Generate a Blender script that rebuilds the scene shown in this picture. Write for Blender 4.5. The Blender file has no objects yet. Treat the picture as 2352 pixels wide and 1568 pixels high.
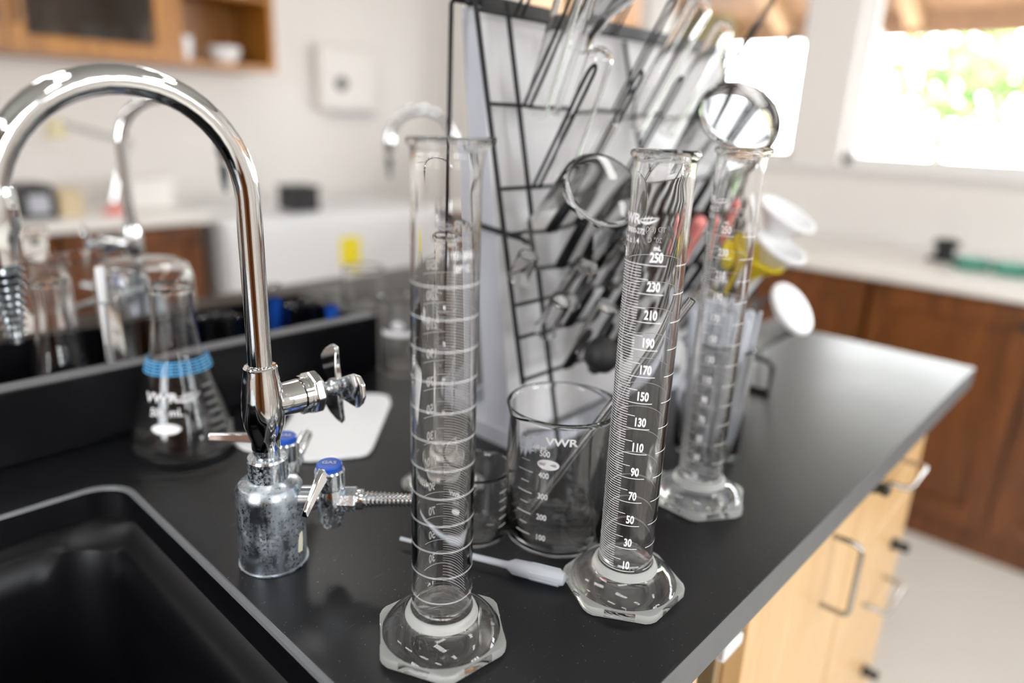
import bpy, bmesh, math, random
from mathutils import Vector, Matrix
random.seed(7)
S = bpy.context.scene
COL = S.collection
PI = math.pi
def rad(a): return math.radians(a)

# ------------------------------------------------------------------ camera
F_PX, YAW, PITCH, ROLL = 1611.5, rad(42.499), rad(17.465), rad(2.3126)
CAM = Vector((-0.40874, -0.24562, 0.34267))
W_, H_ = 2352.0, 1568.0
_f = Vector((math.cos(YAW)*math.cos(PITCH), math.sin(YAW)*math.cos(PITCH), -math.sin(PITCH)))
_r0 = Vector((math.sin(YAW), -math.cos(YAW), 0)); _u0 = _r0.cross(_f)
_r = math.cos(ROLL)*_r0 + math.sin(ROLL)*_u0
_u = -math.sin(ROLL)*_r0 + math.cos(ROLL)*_u0
cd = bpy.data.cameras.new('camera'); cam = bpy.data.objects.new('camera', cd); COL.objects.link(cam)
cd.sensor_width = 36; cd.lens = F_PX*36/W_; cd.clip_start = .01; cd.clip_end = 200
m = Matrix.Identity(4)
for i in range(3): m[i][0] = _r[i]; m[i][1] = _u[i]; m[i][2] = -_f[i]; m[i][3] = CAM[i]
cam.matrix_world = m
cd.dof.use_dof = True; cd.dof.focus_distance = .50; cd.dof.aperture_fstop = 1.9
S.camera = cam
def at(px, py, **k):
    "point of the real place seen at a pixel, on the plane x=, y= or z="
    d = _f + _r*((px-W_/2)/F_PX) - _u*((py-H_/2)/F_PX)
    if 'z' in k: t = (k['z']-CAM.z)/d.z
    elif 'y' in k: t = (k['y']-CAM.y)/d.y
    else: t = (k['x']-CAM.x)/d.x
    return CAM + d*t

# ------------------------------------------------------------------ world, lights, exposure
wd = bpy.data.worlds.new('sky'); S.world = wd; wd.use_nodes = True
bg = wd.node_tree.nodes['Background']; bg.inputs[0].default_value = (.93, .97, 1, 1); bg.inputs[1].default_value = 30.0
S.view_settings.view_transform = 'Standard'; S.view_settings.look = 'None'
S.view_settings.exposure = -0.52; S.view_settings.gamma = 1; S.view_settings.use_curve_mapping = False
LAMP = 22.0          # radiance of the ceiling light diffusers
RX0, RX1, RY0, RY1, RZ0, RZ1 = -2.7, 2.57, -2.7, 3.15, -.91, 1.85     # the room
C = S.cycles
C.use_denoising = True; C.max_bounces = 20; C.transmission_bounces = 18; C.glossy_bounces = 6; C.diffuse_bounces = 4
C.transparent_max_bounces = 16; C.sample_clamp_indirect = 6; C.blur_glossy = .3
def portal(name, loc, rot, sx, sy):
    l = bpy.data.lights.new(name, 'AREA'); l.shape = 'RECTANGLE'; l.size = sx; l.size_y = sy; l.cycles.is_portal = True
    o = bpy.data.objects.new(name, l); o.location = loc; o.rotation_euler = rot; COL.objects.link(o)

# ------------------------------------------------------------------ materials
def new_mat(name):
    mt = bpy.data.materials.new(name); mt.use_nodes = True
    nt = mt.node_tree; nt.nodes.clear()
    out = nt.nodes.new('ShaderNodeOutputMaterial')
    return mt, nt, out
def lk(nt, a, b): nt.links.new(a, b)
def pm(name, col, rough=.5, metal=0, ior=1.5, trans=0, emis=None, estr=0, coat=0, sub=0, spec=.5, bump=None):
    mt, nt, out = new_mat(name)
    p = nt.nodes.new('ShaderNodeBsdfPrincipled')
    p.inputs['Base Color'].default_value = (*col, 1); p.inputs['Roughness'].default_value = rough
    p.inputs['Metallic'].default_value = metal; p.inputs['IOR'].default_value = ior
    p.inputs['Transmission Weight'].default_value = trans; p.inputs['Coat Weight'].default_value = coat
    p.inputs['Specular IOR Level'].default_value = spec
    if sub: p.inputs['Subsurface Weight'].default_value = sub; p.inputs['Subsurface Radius'].default_value = (.01, .01, .01)
    if emis: p.inputs['Emission Color'].default_value = (*emis, 1); p.inputs['Emission Strength'].default_value = estr
    if bump:
        n = nt.nodes.new('ShaderNodeTexNoise'); n.inputs['Scale'].default_value = bump[0]; n.inputs['Detail'].default_value = 6
        tc = nt.nodes.new('ShaderNodeTexCoord'); lk(nt, tc.outputs['Object'], n.inputs['Vector'])
        b = nt.nodes.new('ShaderNodeBump'); b.inputs['Strength'].default_value = bump[1]; b.inputs['Distance'].default_value = .002
        lk(nt, n.outputs['Fac'], b.inputs['Height']); lk(nt, b.outputs[0], p.inputs['Normal'])
    lk(nt, p.outputs[0], out.inputs[0])
    return mt
def noise_mix(nt, scale, detail, lo, hi, vec=None, stretch=None, rough=.55):
    n = nt.nodes.new('ShaderNodeTexNoise'); n.inputs['Scale'].default_value = scale; n.inputs['Detail'].default_value = detail
    n.inputs['Roughness'].default_value = rough
    tc = nt.nodes.new('ShaderNodeTexCoord'); src = tc.outputs['Object']
    if stretch:
        mp = nt.nodes.new('ShaderNodeMapping'); mp.inputs['Scale'].default_value = stretch
        lk(nt, src, mp.inputs[0]); src = mp.outputs[0]
    lk(nt, src, n.inputs['Vector'])
    r = nt.nodes.new('ShaderNodeMapRange'); r.inputs[1].default_value = lo; r.inputs[2].default_value = hi
    lk(nt, n.outputs['Fac'], r.inputs[0])
    return r.outputs[0]
def wood(name, c1, c2, rough=.4, stretch=(12, 12, 1.2), coat=.2):
    mt, nt, out = new_mat(name); p = nt.nodes.new('ShaderNodeBsdfPrincipled')
    f = noise_mix(nt, 3.0, 8, .3, .7, stretch=stretch)
    f2 = noise_mix(nt, 14.0, 5, .35, .65, stretch=stretch)
    mx = nt.nodes.new('ShaderNodeMix'); mx.data_type = 'RGBA'; mx.inputs[6].default_value = (*c1, 1); mx.inputs[7].default_value = (*c2, 1)
    ad = nt.nodes.new('ShaderNodeMath'); ad.operation = 'MULTIPLY_ADD'; ad.inputs[1].default_value = .35; lk(nt, f2, ad.inputs[0]); 
    ml = nt.nodes.new('ShaderNodeMath'); ml.operation = 'MULTIPLY'; ml.inputs[1].default_value = .65; lk(nt, f, ml.inputs[0]); lk(nt, ml.outputs[0], ad.inputs[2])
    lk(nt, ad.outputs[0], mx.inputs[0]); lk(nt, mx.outputs[2], p.inputs['Base Color'])
    p.inputs['Roughness'].default_value = rough; p.inputs['Coat Weight'].default_value = coat; p.inputs['Coat Roughness'].default_value = .25
    lk(nt, p.outputs[0], out.inputs[0]); return mt
def epoxy(name):
    mt, nt, out = new_mat(name); p = nt.nodes.new('ShaderNodeBsdfPrincipled')
    f = noise_mix(nt, 5, 3, .3, .8)
    mx = nt.nodes.new('ShaderNodeMix'); mx.data_type = 'RGBA'; mx.inputs[6].default_value = (.0025, .003, .0045, 1); mx.inputs[7].default_value = (.004, .004, .005, 1)
    lk(nt, f, mx.inputs[0])
    # fine pale dust specks and short scratches
    s = noise_mix(nt, 520, 1, .735, .78)
    s2 = noise_mix(nt, 26, 3, .69, .74, stretch=(1, 14, 1))
    a = nt.nodes.new('ShaderNodeMath'); a.operation = 'MULTIPLY_ADD'; a.inputs[1].default_value = .25; lk(nt, s2, a.inputs[0]); lk(nt, s, a.inputs[2])
    mx2 = nt.nodes.new('ShaderNodeMix'); mx2.data_type = 'RGBA'; mx2.inputs[7].default_value = (.20, .21, .22, 1)
    lk(nt, mx.outputs[2], mx2.inputs[6]); lk(nt, a.outputs[0], mx2.inputs[0]); lk(nt, mx2.outputs[2], p.inputs['Base Color'])
    r = nt.nodes.new('ShaderNodeMapRange'); r.inputs[3].default_value = .29; r.inputs[4].default_value = .36; lk(nt, f, r.inputs[0])
    lk(nt, r.outputs[0], p.inputs['Roughness']); p.inputs['IOR'].default_value = 1.42
    lk(nt, p.outputs[0], out.inputs[0]); return mt
def stained_chrome(name, amount=.5):
    mt, nt, out = new_mat(name); p = nt.nodes.new('ShaderNodeBsdfPrincipled')
    f = noise_mix(nt, 420, 7, .36+.16*(1-amount), .70, rough=.72)
    g = noise_mix(nt, 60, 5, .40, .62, stretch=(1, 1, .4))
    mu = nt.nodes.new('ShaderNodeMath'); mu.operation = 'MULTIPLY'; lk(nt, f, mu.inputs[0]); lk(nt, g, mu.inputs[1])
    mx = nt.nodes.new('ShaderNodeMix'); mx.data_type = 'RGBA'; mx.inputs[6].default_value = (.44, .49, .55, 1) if amount > .6 else (.62, .66, .70, 1); mx.inputs[7].default_value = (.52, .57, .60, 1)
    lk(nt, mu.outputs[0], mx.inputs[0]); lk(nt, mx.outputs[2], p.inputs['Base Color'])
    me = nt.nodes.new('ShaderNodeMapRange'); me.inputs[3].default_value = 1; me.inputs[4].default_value = .35; lk(nt, mu.outputs[0], me.inputs[0]); lk(nt, me.outputs[0], p.inputs['Metallic'])
    r = nt.nodes.new('ShaderNodeMapRange'); r.inputs[3].default_value = .24 if amount > .6 else .14; r.inputs[4].default_value = .62; lk(nt, mu.outputs[0], r.inputs[0]); lk(nt, r.outputs[0], p.inputs['Roughness'])
    lk(nt, p.outputs[0], out.inputs[0]); return mt
def glass(name, col=(1, 1, 1), rough=0.0, ior=1.47):
    mt, nt, out = new_mat(name); g = nt.nodes.new('ShaderNodeBsdfGlass'); g.inputs[0].default_value = (*col, 1)
    g.inputs['Roughness'].default_value = rough; g.inputs['IOR'].default_value = ior; lk(nt, g.outputs[0], out.inputs[0]); return mt
def pane_mat(name, tint=(1, 1, 1), k=.07):
    mt, nt, out = new_mat(name); t = nt.nodes.new('ShaderNodeBsdfTransparent'); t.inputs[0].default_value = (*tint, 1)
    g = nt.nodes.new('ShaderNodeBsdfGlossy'); g.inputs['Roughness'].default_value = .02; mx = nt.nodes.new('ShaderNodeMixShader'); mx.inputs[0].default_value = k
    lk(nt, t.outputs[0], mx.inputs[1]); lk(nt, g.outputs[0], mx.inputs[2]); lk(nt, mx.outputs[0], out.inputs[0]); return mt
def frosted(name, col=(.93, .94, .92), white=.45):
    mt, nt, out = new_mat(name); g = nt.nodes.new('ShaderNodeBsdfGlass'); g.inputs['Roughness'].default_value = .35; g.inputs[0].default_value = (*col, 1)
    d = nt.nodes.new('ShaderNodeBsdfDiffuse'); d.inputs[0].default_value = (.80, .81, .78, 1)
    tl = nt.nodes.new('ShaderNodeBsdfTranslucent'); tl.inputs[0].default_value = (.85, .86, .82, 1)
    m1 = nt.nodes.new('ShaderNodeMixShader'); m1.inputs[0].default_value = .4; lk(nt, d.outputs[0], m1.inputs[1]); lk(nt, tl.outputs[0], m1.inputs[2])
    mx = nt.nodes.new('ShaderNodeMixShader'); mx.inputs[0].default_value = white; lk(nt, g.outputs[0], mx.inputs[1]); lk(nt, m1.outputs[0], mx.inputs[2])
    lk(nt, mx.outputs[0], out.inputs[0]); return mt
M = dict(
 bench=epoxy('black_epoxy'),
 edge=pm('worn_grey_epoxy', (.13, .135, .145), .45, bump=(60, .4)),
 bench_edge=pm('sawn_epoxy_edge', (.12, .125, .13), .5, bump=(40, .3)),
 basin=pm('sink_epoxy', (.0025, .0025, .0035), .34, spec=.2, bump=(30, .2)),
 wall=pm('white_wall', (.80, .77, .74), .7), ceil=pm('ceiling_grey', (.30, .29, .27), .8), trim=pm('white_trim', (.80, .79, .78), .5),
 floor=pm('pale_vinyl', (.82, .79, .73), .35, bump=(8, .1)),
 maple=wood('maple', (.66, .40, .17), (.80, .55, .28), .35, (14, 14, 1.0)),
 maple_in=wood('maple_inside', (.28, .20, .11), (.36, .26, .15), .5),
 brown=wood('brown_oak', (.050, .013, .002), (.22, .066, .008), .38, (16, 16, 1.2)),
 oak=wood('orange_oak', (.20, .065, .005), (.50, .21, .02), .38, (16, 16, 1.2)),
 ctop=pm('white_counter', (.82, .80, .77), .35),
 chrome=pm('chrome', (.78, .79, .80), .045, 1), chrome2=pm('chrome_satin', (.70, .71, .72), .16, 1),
 stain=stained_chrome('stained_chrome', .9), stain2=stained_chrome('lightly_stained_chrome', .45),
 glass=glass('clear_glass', (1, 1, 1), ior=1.44), green=glass('greenish_glass_edge', (.86, .94, .84)),
 frost=frosted('ground_glass', white=.42), collar=frosted('white_glass_seam', white=.6),
 white_ink=pm('white_ink', (.86, .85, .86), .6), paper=pm('worn_sticker', (.72, .70, .55), .8), blue_ink=pm('blue_tape', (.10, .42, .78), .6),
 blue=pm('blue_plastic', (.010, .075, .42), .25, coat=.3), black=pm('black_wire', (.006, .006, .007), .38, spec=.3), rubber=pm('black_rubber', (.012, .012, .013), .55),
 panel=pm('grey_panel', (.46, .47, .52), .45), panel_face=pm('pale_grey_panel_face', (.56, .55, .56), .4),
 wplast=pm('white_plastic', (.86, .86, .87), .35, sub=.2), yellow=pm('yellow_plastic', (.90, .72, .01), .4), red=pm('red_plastic', (.80, .26, .24), .4),
 seam=pm('dark_gap', (.02, .012, .006), .7), metal_dark=pm('dark_metal', (.05, .05, .05), .35, .8),
 appl=pm('white_enamel', (.80, .81, .83), .3), stickr=pm('yellow_sticker', (.85, .72, .02), .6), black2=pm('black_plastic', (.01, .01, .012), .4),
 pane=pane_mat('window_pane'), pane_d=pane_mat('cabinet_pane', (.55, .52, .50), .06),
 lampd=pm('lamp_diffuser', (.9, .9, .9), .5, emis=(1, .98, .95), estr=LAMP), soffit=wood('porch_boards', (.16, .075, .03), (.24, .125, .055), .6, (1.2, 10, 10), 0),
 beam=wood('porch_rafters', (.26, .14, .06), (.34, .20, .09), .6, (2, 10, 10), 0),
 leaf=pm('leaf', (.14, .26, .06), .6), bark=pm('bark', (.20, .14, .09), .9), ground=pm('pale_paving', (.45, .43, .40), .8), post=pm('white_post', (.85, .85, .84), .6),
 green_cloth=pm('green_cloth', (.10, .42, .06), .8), pull_metal=pm('pull_metal', (.42, .41, .39), .25, 1), olive=wood('olive_timber', (.10, .09, .035), (.17, .15, .07), .7), nozzle_metal=pm('nozzle_metal', (.30, .33, .36), .16, 1), teal=glass('pale_teal_glass', (.55, .8, .75), .1), beige=pm('beige_box', (.62, .50, .32), .6), tan=pm('cream_plastic', (.62, .55, .35), .5),
)
def soft_plastic(name, col, alpha_white=.55):
    mt, nt, out = new_mat(name); g = nt.nodes.new('ShaderNodeBsdfGlass'); g.inputs['Roughness'].default_value = .25; g.inputs['IOR'].default_value = 1.3; g.inputs[0].default_value = (*col, 1)
    p = nt.nodes.new('ShaderNodeBsdfPrincipled'); p.inputs['Base Color'].default_value = (*col, 1); p.inputs['Roughness'].default_value = .3
    tl = nt.nodes.new('ShaderNodeBsdfTranslucent'); tl.inputs[0].default_value = (*col, 1)
    m1 = nt.nodes.new('ShaderNodeMixShader'); m1.inputs[0].default_value = .4; lk(nt, p.outputs[0], m1.inputs[1]); lk(nt, tl.outputs[0], m1.inputs[2])
    mx = nt.nodes.new('ShaderNodeMixShader'); mx.inputs[0].default_value = alpha_white; lk(nt, g.outputs[0], mx.inputs[1]); lk(nt, m1.outputs[0], mx.inputs[2]); lk(nt, mx.outputs[0], out.inputs[0]); return mt
M['pipette'] = soft_plastic('translucent_polythene', (.93, .95, .985)); M['ypl'] = soft_plastic('yellow_translucent', (.95, .82, .05), .7)

# ------------------------------------------------------------------ mesh helpers
class MB:
    def __init__(s): s.v = []; s.f = []; s.m = []
    def add(s, verts, faces, mi=0, mat=None):
        n = len(s.v); s.v += [tuple(mat @ Vector(q)) if mat is not None else tuple(q) for q in verts]
        s.f += [tuple(i+n for i in f) for f in faces]; s.m += [mi]*len(faces); return s
    def box(s, x0, y0, z0, x1, y1, z1, mi=0, mat=None):
        v = [(x, y, z) for z in (z0, z1) for y in (y0, y1) for x in (x0, x1)]
        return s.add(v, [(0, 2, 3, 1), (4, 5, 7, 6), (0, 1, 5, 4), (2, 6, 7, 3), (0, 4, 6, 2), (1, 3, 7, 5)], mi, mat)
    def lathe(s, prof, n=48, mi=0, mat=None, mis=None):
        rings = []; base = len(s.v); vs = []; cnt = 0
        for r, z in prof:
            if r < 1e-7: vs.append((0, 0, z)); rings.append([cnt]); cnt += 1
            else:
                vs += [(r*math.cos(2*PI*i/n), r*math.sin(2*PI*i/n), z) for i in range(n)]; rings.append(list(range(cnt, cnt+n))); cnt += n
        for k in range(len(rings)-1):
            a, b = rings[k], rings[k+1]; fs = []
            if len(a) == 1 and len(b) == 1: continue
            for i in range(n):
                j = (i+1) % n
                if len(a) == 1: fs.append((a[0], b[j], b[i]))
                elif len(b) == 1: fs.append((a[i], a[j], b[0]))
                else: fs.append((a[i], a[j], b[j], b[i]))
            nb = base
            s.f += [tuple(q+nb for q in f) for f in fs]; s.m += [mis[k] if mis else mi]*len(fs)
        s.v += [tuple(mat @ Vector(q)) if mat is not None else q for q in vs]
        return s
    def tube(s, pts, r, n=12, mi=0, closed=False, cap=True):
        pts = [Vector(p) for p in pts]; N = len(pts)
        rr = r if isinstance(r, (list, tuple)) else [r]*N
        up = None; rings = []
        for i in range(N):
            if closed: t = pts[(i+1) % N]-pts[i-1]
            else: t = pts[min(i+1, N-1)]-pts[max(i-1, 0)]
            t.normalize()
            if up is None: up = Vector((0, 0, 1)) if abs(t.z) < .9 else Vector((1, 0, 0))
            up = (up - t*up.dot(t)).normalized(); b = t.cross(up)
            rings.append([tuple(pts[i]+(up*math.cos(2*PI*k/n)+b*math.sin(2*PI*k/n))*rr[i]) for k in range(n)])
        base = len(s.v)
        for q in rings: s.v += q
        for i in range(N if closed else N-1):
            a = base+i*n; c = base+((i+1) % N)*n
            for k in range(n): s.f.append((a+k, a+(k+1) % n, c+(k+1) % n, c+k)); s.m.append(mi)
        if cap and not closed:
            s.f.append(tuple(base+k for k in range(n))[::-1]); s.f.append(tuple(base+(N-1)*n+k for k in range(n))); s.m += [mi]*2
        return s
    def prism(s, poly, z0, z1, mi=0, mat=None):
        n = len(poly); v = [(x, y, z0) for x, y in poly]+[(x, y, z1) for x, y in poly]
        return s.add(v, [tuple(range(n))[::-1], tuple(range(n, 2*n))]+[(i, (i+1) % n, (i+1) % n+n, i+n) for i in range(n)], mi, mat)
    def build(s, name, mats, parent=None, smooth=True, bevel=0, angle=35):
        me = bpy.data.meshes.new(name); me.from_pydata(s.v, [], s.f)
        mats = mats if isinstance(mats, (list, tuple)) else [mats]
        for q in mats: me.materials.append(M[q] if isinstance(q, str) else q)
        me.polygons.foreach_set('material_index', s.m)
        bm = bmesh.new(); bm.from_mesh(me); bmesh.ops.remove_doubles(bm, verts=bm.verts, dist=1e-7)
        bmesh.ops.recalc_face_normals(bm, faces=bm.faces); bm.to_mesh(me); bm.free()
        if smooth:
            me.polygons.foreach_set('use_smooth', [True]*len(me.polygons)); me.set_sharp_from_angle(angle=rad(angle))
        o = bpy.data.objects.new(name, me); COL.objects.link(o)
        if parent: o.parent = parent
        if bevel:
            b = o.modifiers.new('bevel', 'BEVEL'); b.width = bevel; b.segments = 3; b.limit_method = 'ANGLE'
        return o
def box(name, mats, x0, y0, z0, x1, y1, z1, parent=None, bevel=0):
    return MB().box(x0, y0, z0, x1, y1, z1).build(name, mats, parent, smooth=bool(bevel), bevel=bevel)
def thing(name, label, cat, loc=(0, 0, 0), rot=None, group=None):
    o = bpy.data.objects.new(name, None); o.empty_display_size = .02; COL.objects.link(o); o.location = loc
    if rot is not None:
        o.rotation_mode = 'QUATERNION' if hasattr(rot, 'w') else 'XYZ'
        if hasattr(rot, 'w'): o.rotation_quaternion = rot
        else: o.rotation_euler = rot
    o['label'] = label; o['category'] = cat
    if group: o['group'] = group
    return o
def tag(o, label, cat, group=None):
    o['label'] = label; o['category'] = cat
    if group: o['group'] = group
    return o
def struct(o): o['kind'] = 'structure'; return o
def copy_tree(o, parent=None):
    c = o.copy(); COL.objects.link(c)
    if parent: c.parent = parent
    for ch in o.children: copy_tree(ch, c)
    return c
def aim(a, b):
    "quaternion turning local +z onto the direction a->b"
    return Vector((0, 0, 1)).rotation_difference((Vector(b)-Vector(a)).normalized())
_fontcache = {}
def text_geo(txt, size, bold=.012):
    k = (txt, size, bold)
    if k in _fontcache: return _fontcache[k]
    c = bpy.data.curves.new('t', 'FONT'); c.body = txt; c.size = size; c.offset = bold*size; c.resolution_u = 3; c.align_x = 'CENTER'; c.align_y = 'BOTTOM_BASELINE'
    o = bpy.data.objects.new('t', c); COL.objects.link(o); dg = bpy.context.evaluated_depsgraph_get(); dg.update()
    me = o.evaluated_get(dg).to_mesh(); v = [tuple(q.co) for q in me.vertices]; f = [tuple(p.vertices) for p in me.polygons]
    o.evaluated_get(dg).to_mesh_clear(); bpy.data.objects.remove(o); bpy.data.curves.remove(c)
    _fontcache[k] = (v, f); return v, f
class Ink(MB):
    "white print lying on a vertical cylinder (or cone) of radius R(z)"
    def __init__(s, R): super().__init__(); s.R = R if callable(R) else (lambda z: R)
    def pt(s, a, z, off=.00012):
        r = s.R(z)+off; return (r*math.cos(a), r*math.sin(a), z)
    def line(s, a0, a1, z, h=.00048):
        n = max(2, int(abs(a1-a0)/rad(5))+1)
        v = []
        for i in range(n+1):
            a = a0+(a1-a0)*i/n; v += [s.pt(a, z-h/2), s.pt(a, z+h/2)]
        s.add(v, [(2*i, 2*i+2, 2*i+3, 2*i+1) for i in range(n)])
    def poly(s, v2, f, a0, z0, sx=1.0):
        R = s.R(z0); s.add([s.pt(a0+x*sx/R, z0+y) for x, y in v2], f)
    def text(s, txt, a0, z0, size, sx=.82, bold=.02):
        v, f = text_geo(txt, size, bold); s.poly([(q[0], q[1]) for q in v], f, a0, z0, sx)
    def oval(s, a0, z0, w, h, n=24):
        v = [(w*math.cos(2*PI*i/n), h*math.sin(2*PI*i/n)) for i in range(n)]+[(0, 0)]
        s.poly(v, [(i, (i+1) % n, n) for i in range(n)], a0, z0)
    def leaf(s, a0, z0, w):
        "the leaf-shaped mark beside the maker's letters"
        for (k0, k1, th) in ((-.28, .30, .085), (.06, .36, .05), (-.36, .02, .06)):
            v = []; n = 12
            for i in range(n+1):
                t = i/n; x = (t-.5)*w; y0 = (k0*(1-(2*t-1)**2)+.25*t)*w*.55; t2 = th*w*(math.sin(PI*t)*.9+.12)
                v += [(x, y0-t2/2), (x, y0+t2/2)]
            s.poly(v, [(2*i, 2*i+2, 2*i+3, 2*i+1) for i in range(n)], a0, z0)
        for t in (.3, .45, .6):
            x = (t-.5)*w; s.poly([(x-.02*w, -.02*w), (x+.02*w, -.02*w), (x+.10*w, .2*w), (x+.07*w, .2*w)], [(0, 1, 2, 3)], a0, z0)
def ink_build(ink, parent, name='printed_scale', mat='white_ink'):
    me = ink.build(name, mat, parent, smooth=False); return me

# ------------------------------------------------------------------ room shell
def plate_with_holes(name, mat, plane, a0, a1, b0, b1, c0, c1, holes):
    "wall spanning a (horizontal) x z with rectangular openings; plane 'x' or 'y', thickness c0..c1"
    mb = MB(); xs = sorted({a0, a1, *[h[0] for h in holes], *[h[1] for h in holes]})
    zs = sorted({b0, b1, *[h[2] for h in holes], *[h[3] for h in holes]})
    for i in range(len(xs)-1):
        for j in range(len(zs)-1):
            xm, zm = (xs[i]+xs[i+1])/2, (zs[j]+zs[j+1])/2
            if any(h[0] < xm < h[1] and h[2] < zm < h[3] for h in holes): continue
            if plane == 'x': mb.box(c0, xs[i], zs[j], c1, xs[i+1], zs[j+1])
            else: mb.box(xs[i], c0, zs[j], xs[i+1], c1, zs[j+1])
    return struct(mb.build(name, mat, smooth=False))
WR = [(-2.3, -1.0, .23, 1.15), (-.95, .77, .23, 1.15), (.97, 1.68, .23, 1.15), (1.76, 2.62, .23, 1.15)]
WF = [(-1.0, -.2, .35, 1.3), (.4, 1.3, .35, 1.3)]
WL = [(-.9, .3, .35, 1.3)]
plate_with_holes('wall_right', 'wall', 'x', RY0-.15, RY1+.15, RZ0, RZ1, RX1, RX1+.15, WR)
plate_with_holes('wall_front', 'wall', 'y', RX0-.15, RX1, RZ0, RZ1, RY0-.15, RY0, WF)
plate_with_holes('wall_left', 'wall', 'x', RY0-.15, RY1+.15, RZ0, RZ1, RX0-.15, RX0, WL)
plate_with_holes('wall_back', 'wall', 'y', RX0-.15, RX1+.15, RZ0, RZ1, RY1, RY1+.15, [])
struct(box('floor', 'floor', RX0-.15, RY0-.15, RZ0-.1, RX1+.15, RY1+.15, RZ0))
struct(box('ceiling', 'ceil', RX0-.15, RY0-.15, RZ1, RX1+.15, RY1+.15, RZ1+.1))
def window(n, plane, a0, a1, z0, z1, c0, c1, mull=1):
    o = bpy.data.objects.new('window_%d' % n, None); COL.objects.link(o); struct(o)
    fr = MB(); w = .035
    def bx(p0, p1, q0, q1, d0, d1, mb):
        if plane == 'x': mb.box(d0, p0, q0, d1, p1, q1)
        else: mb.box(p0, d0, q0, p1, d1, q1)
    m0, m1 = c0+(c1-c0)*.35, c0+(c1-c0)*.65
    bx(a0, a1, z0, z0+w, m0, m1, fr); bx(a0, a1, z1-w, z1, m0, m1, fr); bx(a0, a0+w, z0, z1, m0, m1, fr); bx(a1-w, a1, z0, z1, m0, m1, fr)
    for k in range(1, mull):
        a = a0+(a1-a0)*k/mull; bx(a-w/2, a+w/2, z0, z1, m0, m1, fr)
    fr.build('window_frame', 'trim', o, smooth=False)
    pn = MB(); mid = (m0+m1)/2; bx(a0+w, a1-w, z0+w, z1-w, mid-.002, mid+.002, pn); pn.build('pane', 'pane', o, smooth=False)
    return o
for i, h in enumerate(WR): window(i+1, 'x', h[0], h[1], h[2], h[3], RX1, RX1+.15); portal('portal', (RX1+.16, (h[0]+h[1])/2, (h[2]+h[3])/2), (0, rad(90), 0), h[3]-h[2], h[1]-h[0])
for i, h in enumerate(WF): window(i+5, 'y', h[0], h[1], h[2], h[3], RY0-.15, RY0, 3); portal('portal', ((h[0]+h[1])/2, RY0-.16, (h[2]+h[3])/2), (rad(90), 0, 0), h[1]-h[0], h[3]-h[2])
for i, h in enumerate(WL): window(i+8, 'x', h[0], h[1], h[2], h[3], RX0-.15, RX0, 3); portal('portal', (RX0-.16, (h[0]+h[1])/2, (h[2]+h[3])/2), (0, rad(-90), 0), h[3]-h[2], h[1]-h[0])
struct(box('trim_1', 'trim', RX1-.03, -2.3, .205, RX1, 2.62, .229))
struct(box('baseboard_back', 'trim', 1.9, RY1-.015, RZ0, RX1-.7, RY1, RZ0+.1))
# ceiling light fittings
lt = None
for ix, x in enumerate((-1.9, -.5, 1.0)):
    for y in (-1.6, -.3, 1.0, 2.2):
        if lt is None:
            lt = thing('ceiling_light', 'recessed rectangular ceiling light with a white louvred diffuser, one of a grid above the benches', 'ceiling light', (x, y, RZ1-.001), group='ceiling lights')
            box('housing', 'trim', -.12, -.33, -.045, .12, .33, 0, lt)
            mb = MB()
            for k in range(7): mb.box(-.10, -.31+k*.09, -.05, .10, -.31+k*.09+.07, -.0455)
            mb.build('diffuser', 'lampd', lt, smooth=False)
        else:
            c = copy_tree(lt); c.location = (x, y, RZ1-.001)

# ------------------------------------------------------------------ outside
struct(box('ground', 'ground', RX1+.15, -14, -1.2, 30, 16, -1.1))
pr = thing('porch_roof', 'brown boarded porch roof with pale rafters outside the windows', 'roof', (0, 0, 0))
def slab(x0, z0, x1, z1, y0, y1, t, name, mat, par):
    return MB().add([(x0, y0, z0), (x1, y0, z1), (x1, y1, z1), (x0, y1, z0), (x0, y0, z0+t), (x1, y0, z1+t), (x1, y1, z1+t), (x0, y1, z0+t)],
        [(0, 3, 2, 1), (4, 5, 6, 7), (0, 1, 5, 4), (1, 2, 6, 5), (2, 3, 7, 6), (3, 0, 4, 7)]).build(name, mat, par, smooth=False)
slab(2.73, 1.24, 3.46, .90, -5, 9, .05, 'roof_boards', 'soffit', pr)
for k in range(16):
    y = -2.3+k*.62; slab(2.74, 1.16, 3.45, .822, y, y+.07, .075, 'rafter', 'beam', pr)
box('fascia_board', 'soffit', 3.465, -5, .79, 3.50, 9, .96, pr)
for k, (y, lb) in enumerate(((.93, 'white porch post seen through the window just right of the wall pillar'), (-1.9, 'white porch post beyond the right edge of the wide window'))):
    tag(box('porch_post', 'post', 3.30, y, -1.1, 3.40, y+.10, .80, bevel=.01), lb, 'post')
_a, _b = at(1530, 60, x=3.3), at(1694, 60, x=3.3)
tag(box('timber_post', 'olive', 3.12, _b.y, -1.099, 3.28, _a.y, .90, bevel=.01), 'wide olive-brown timber post outside, behind the top right of the drying rack', 'post')
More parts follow.
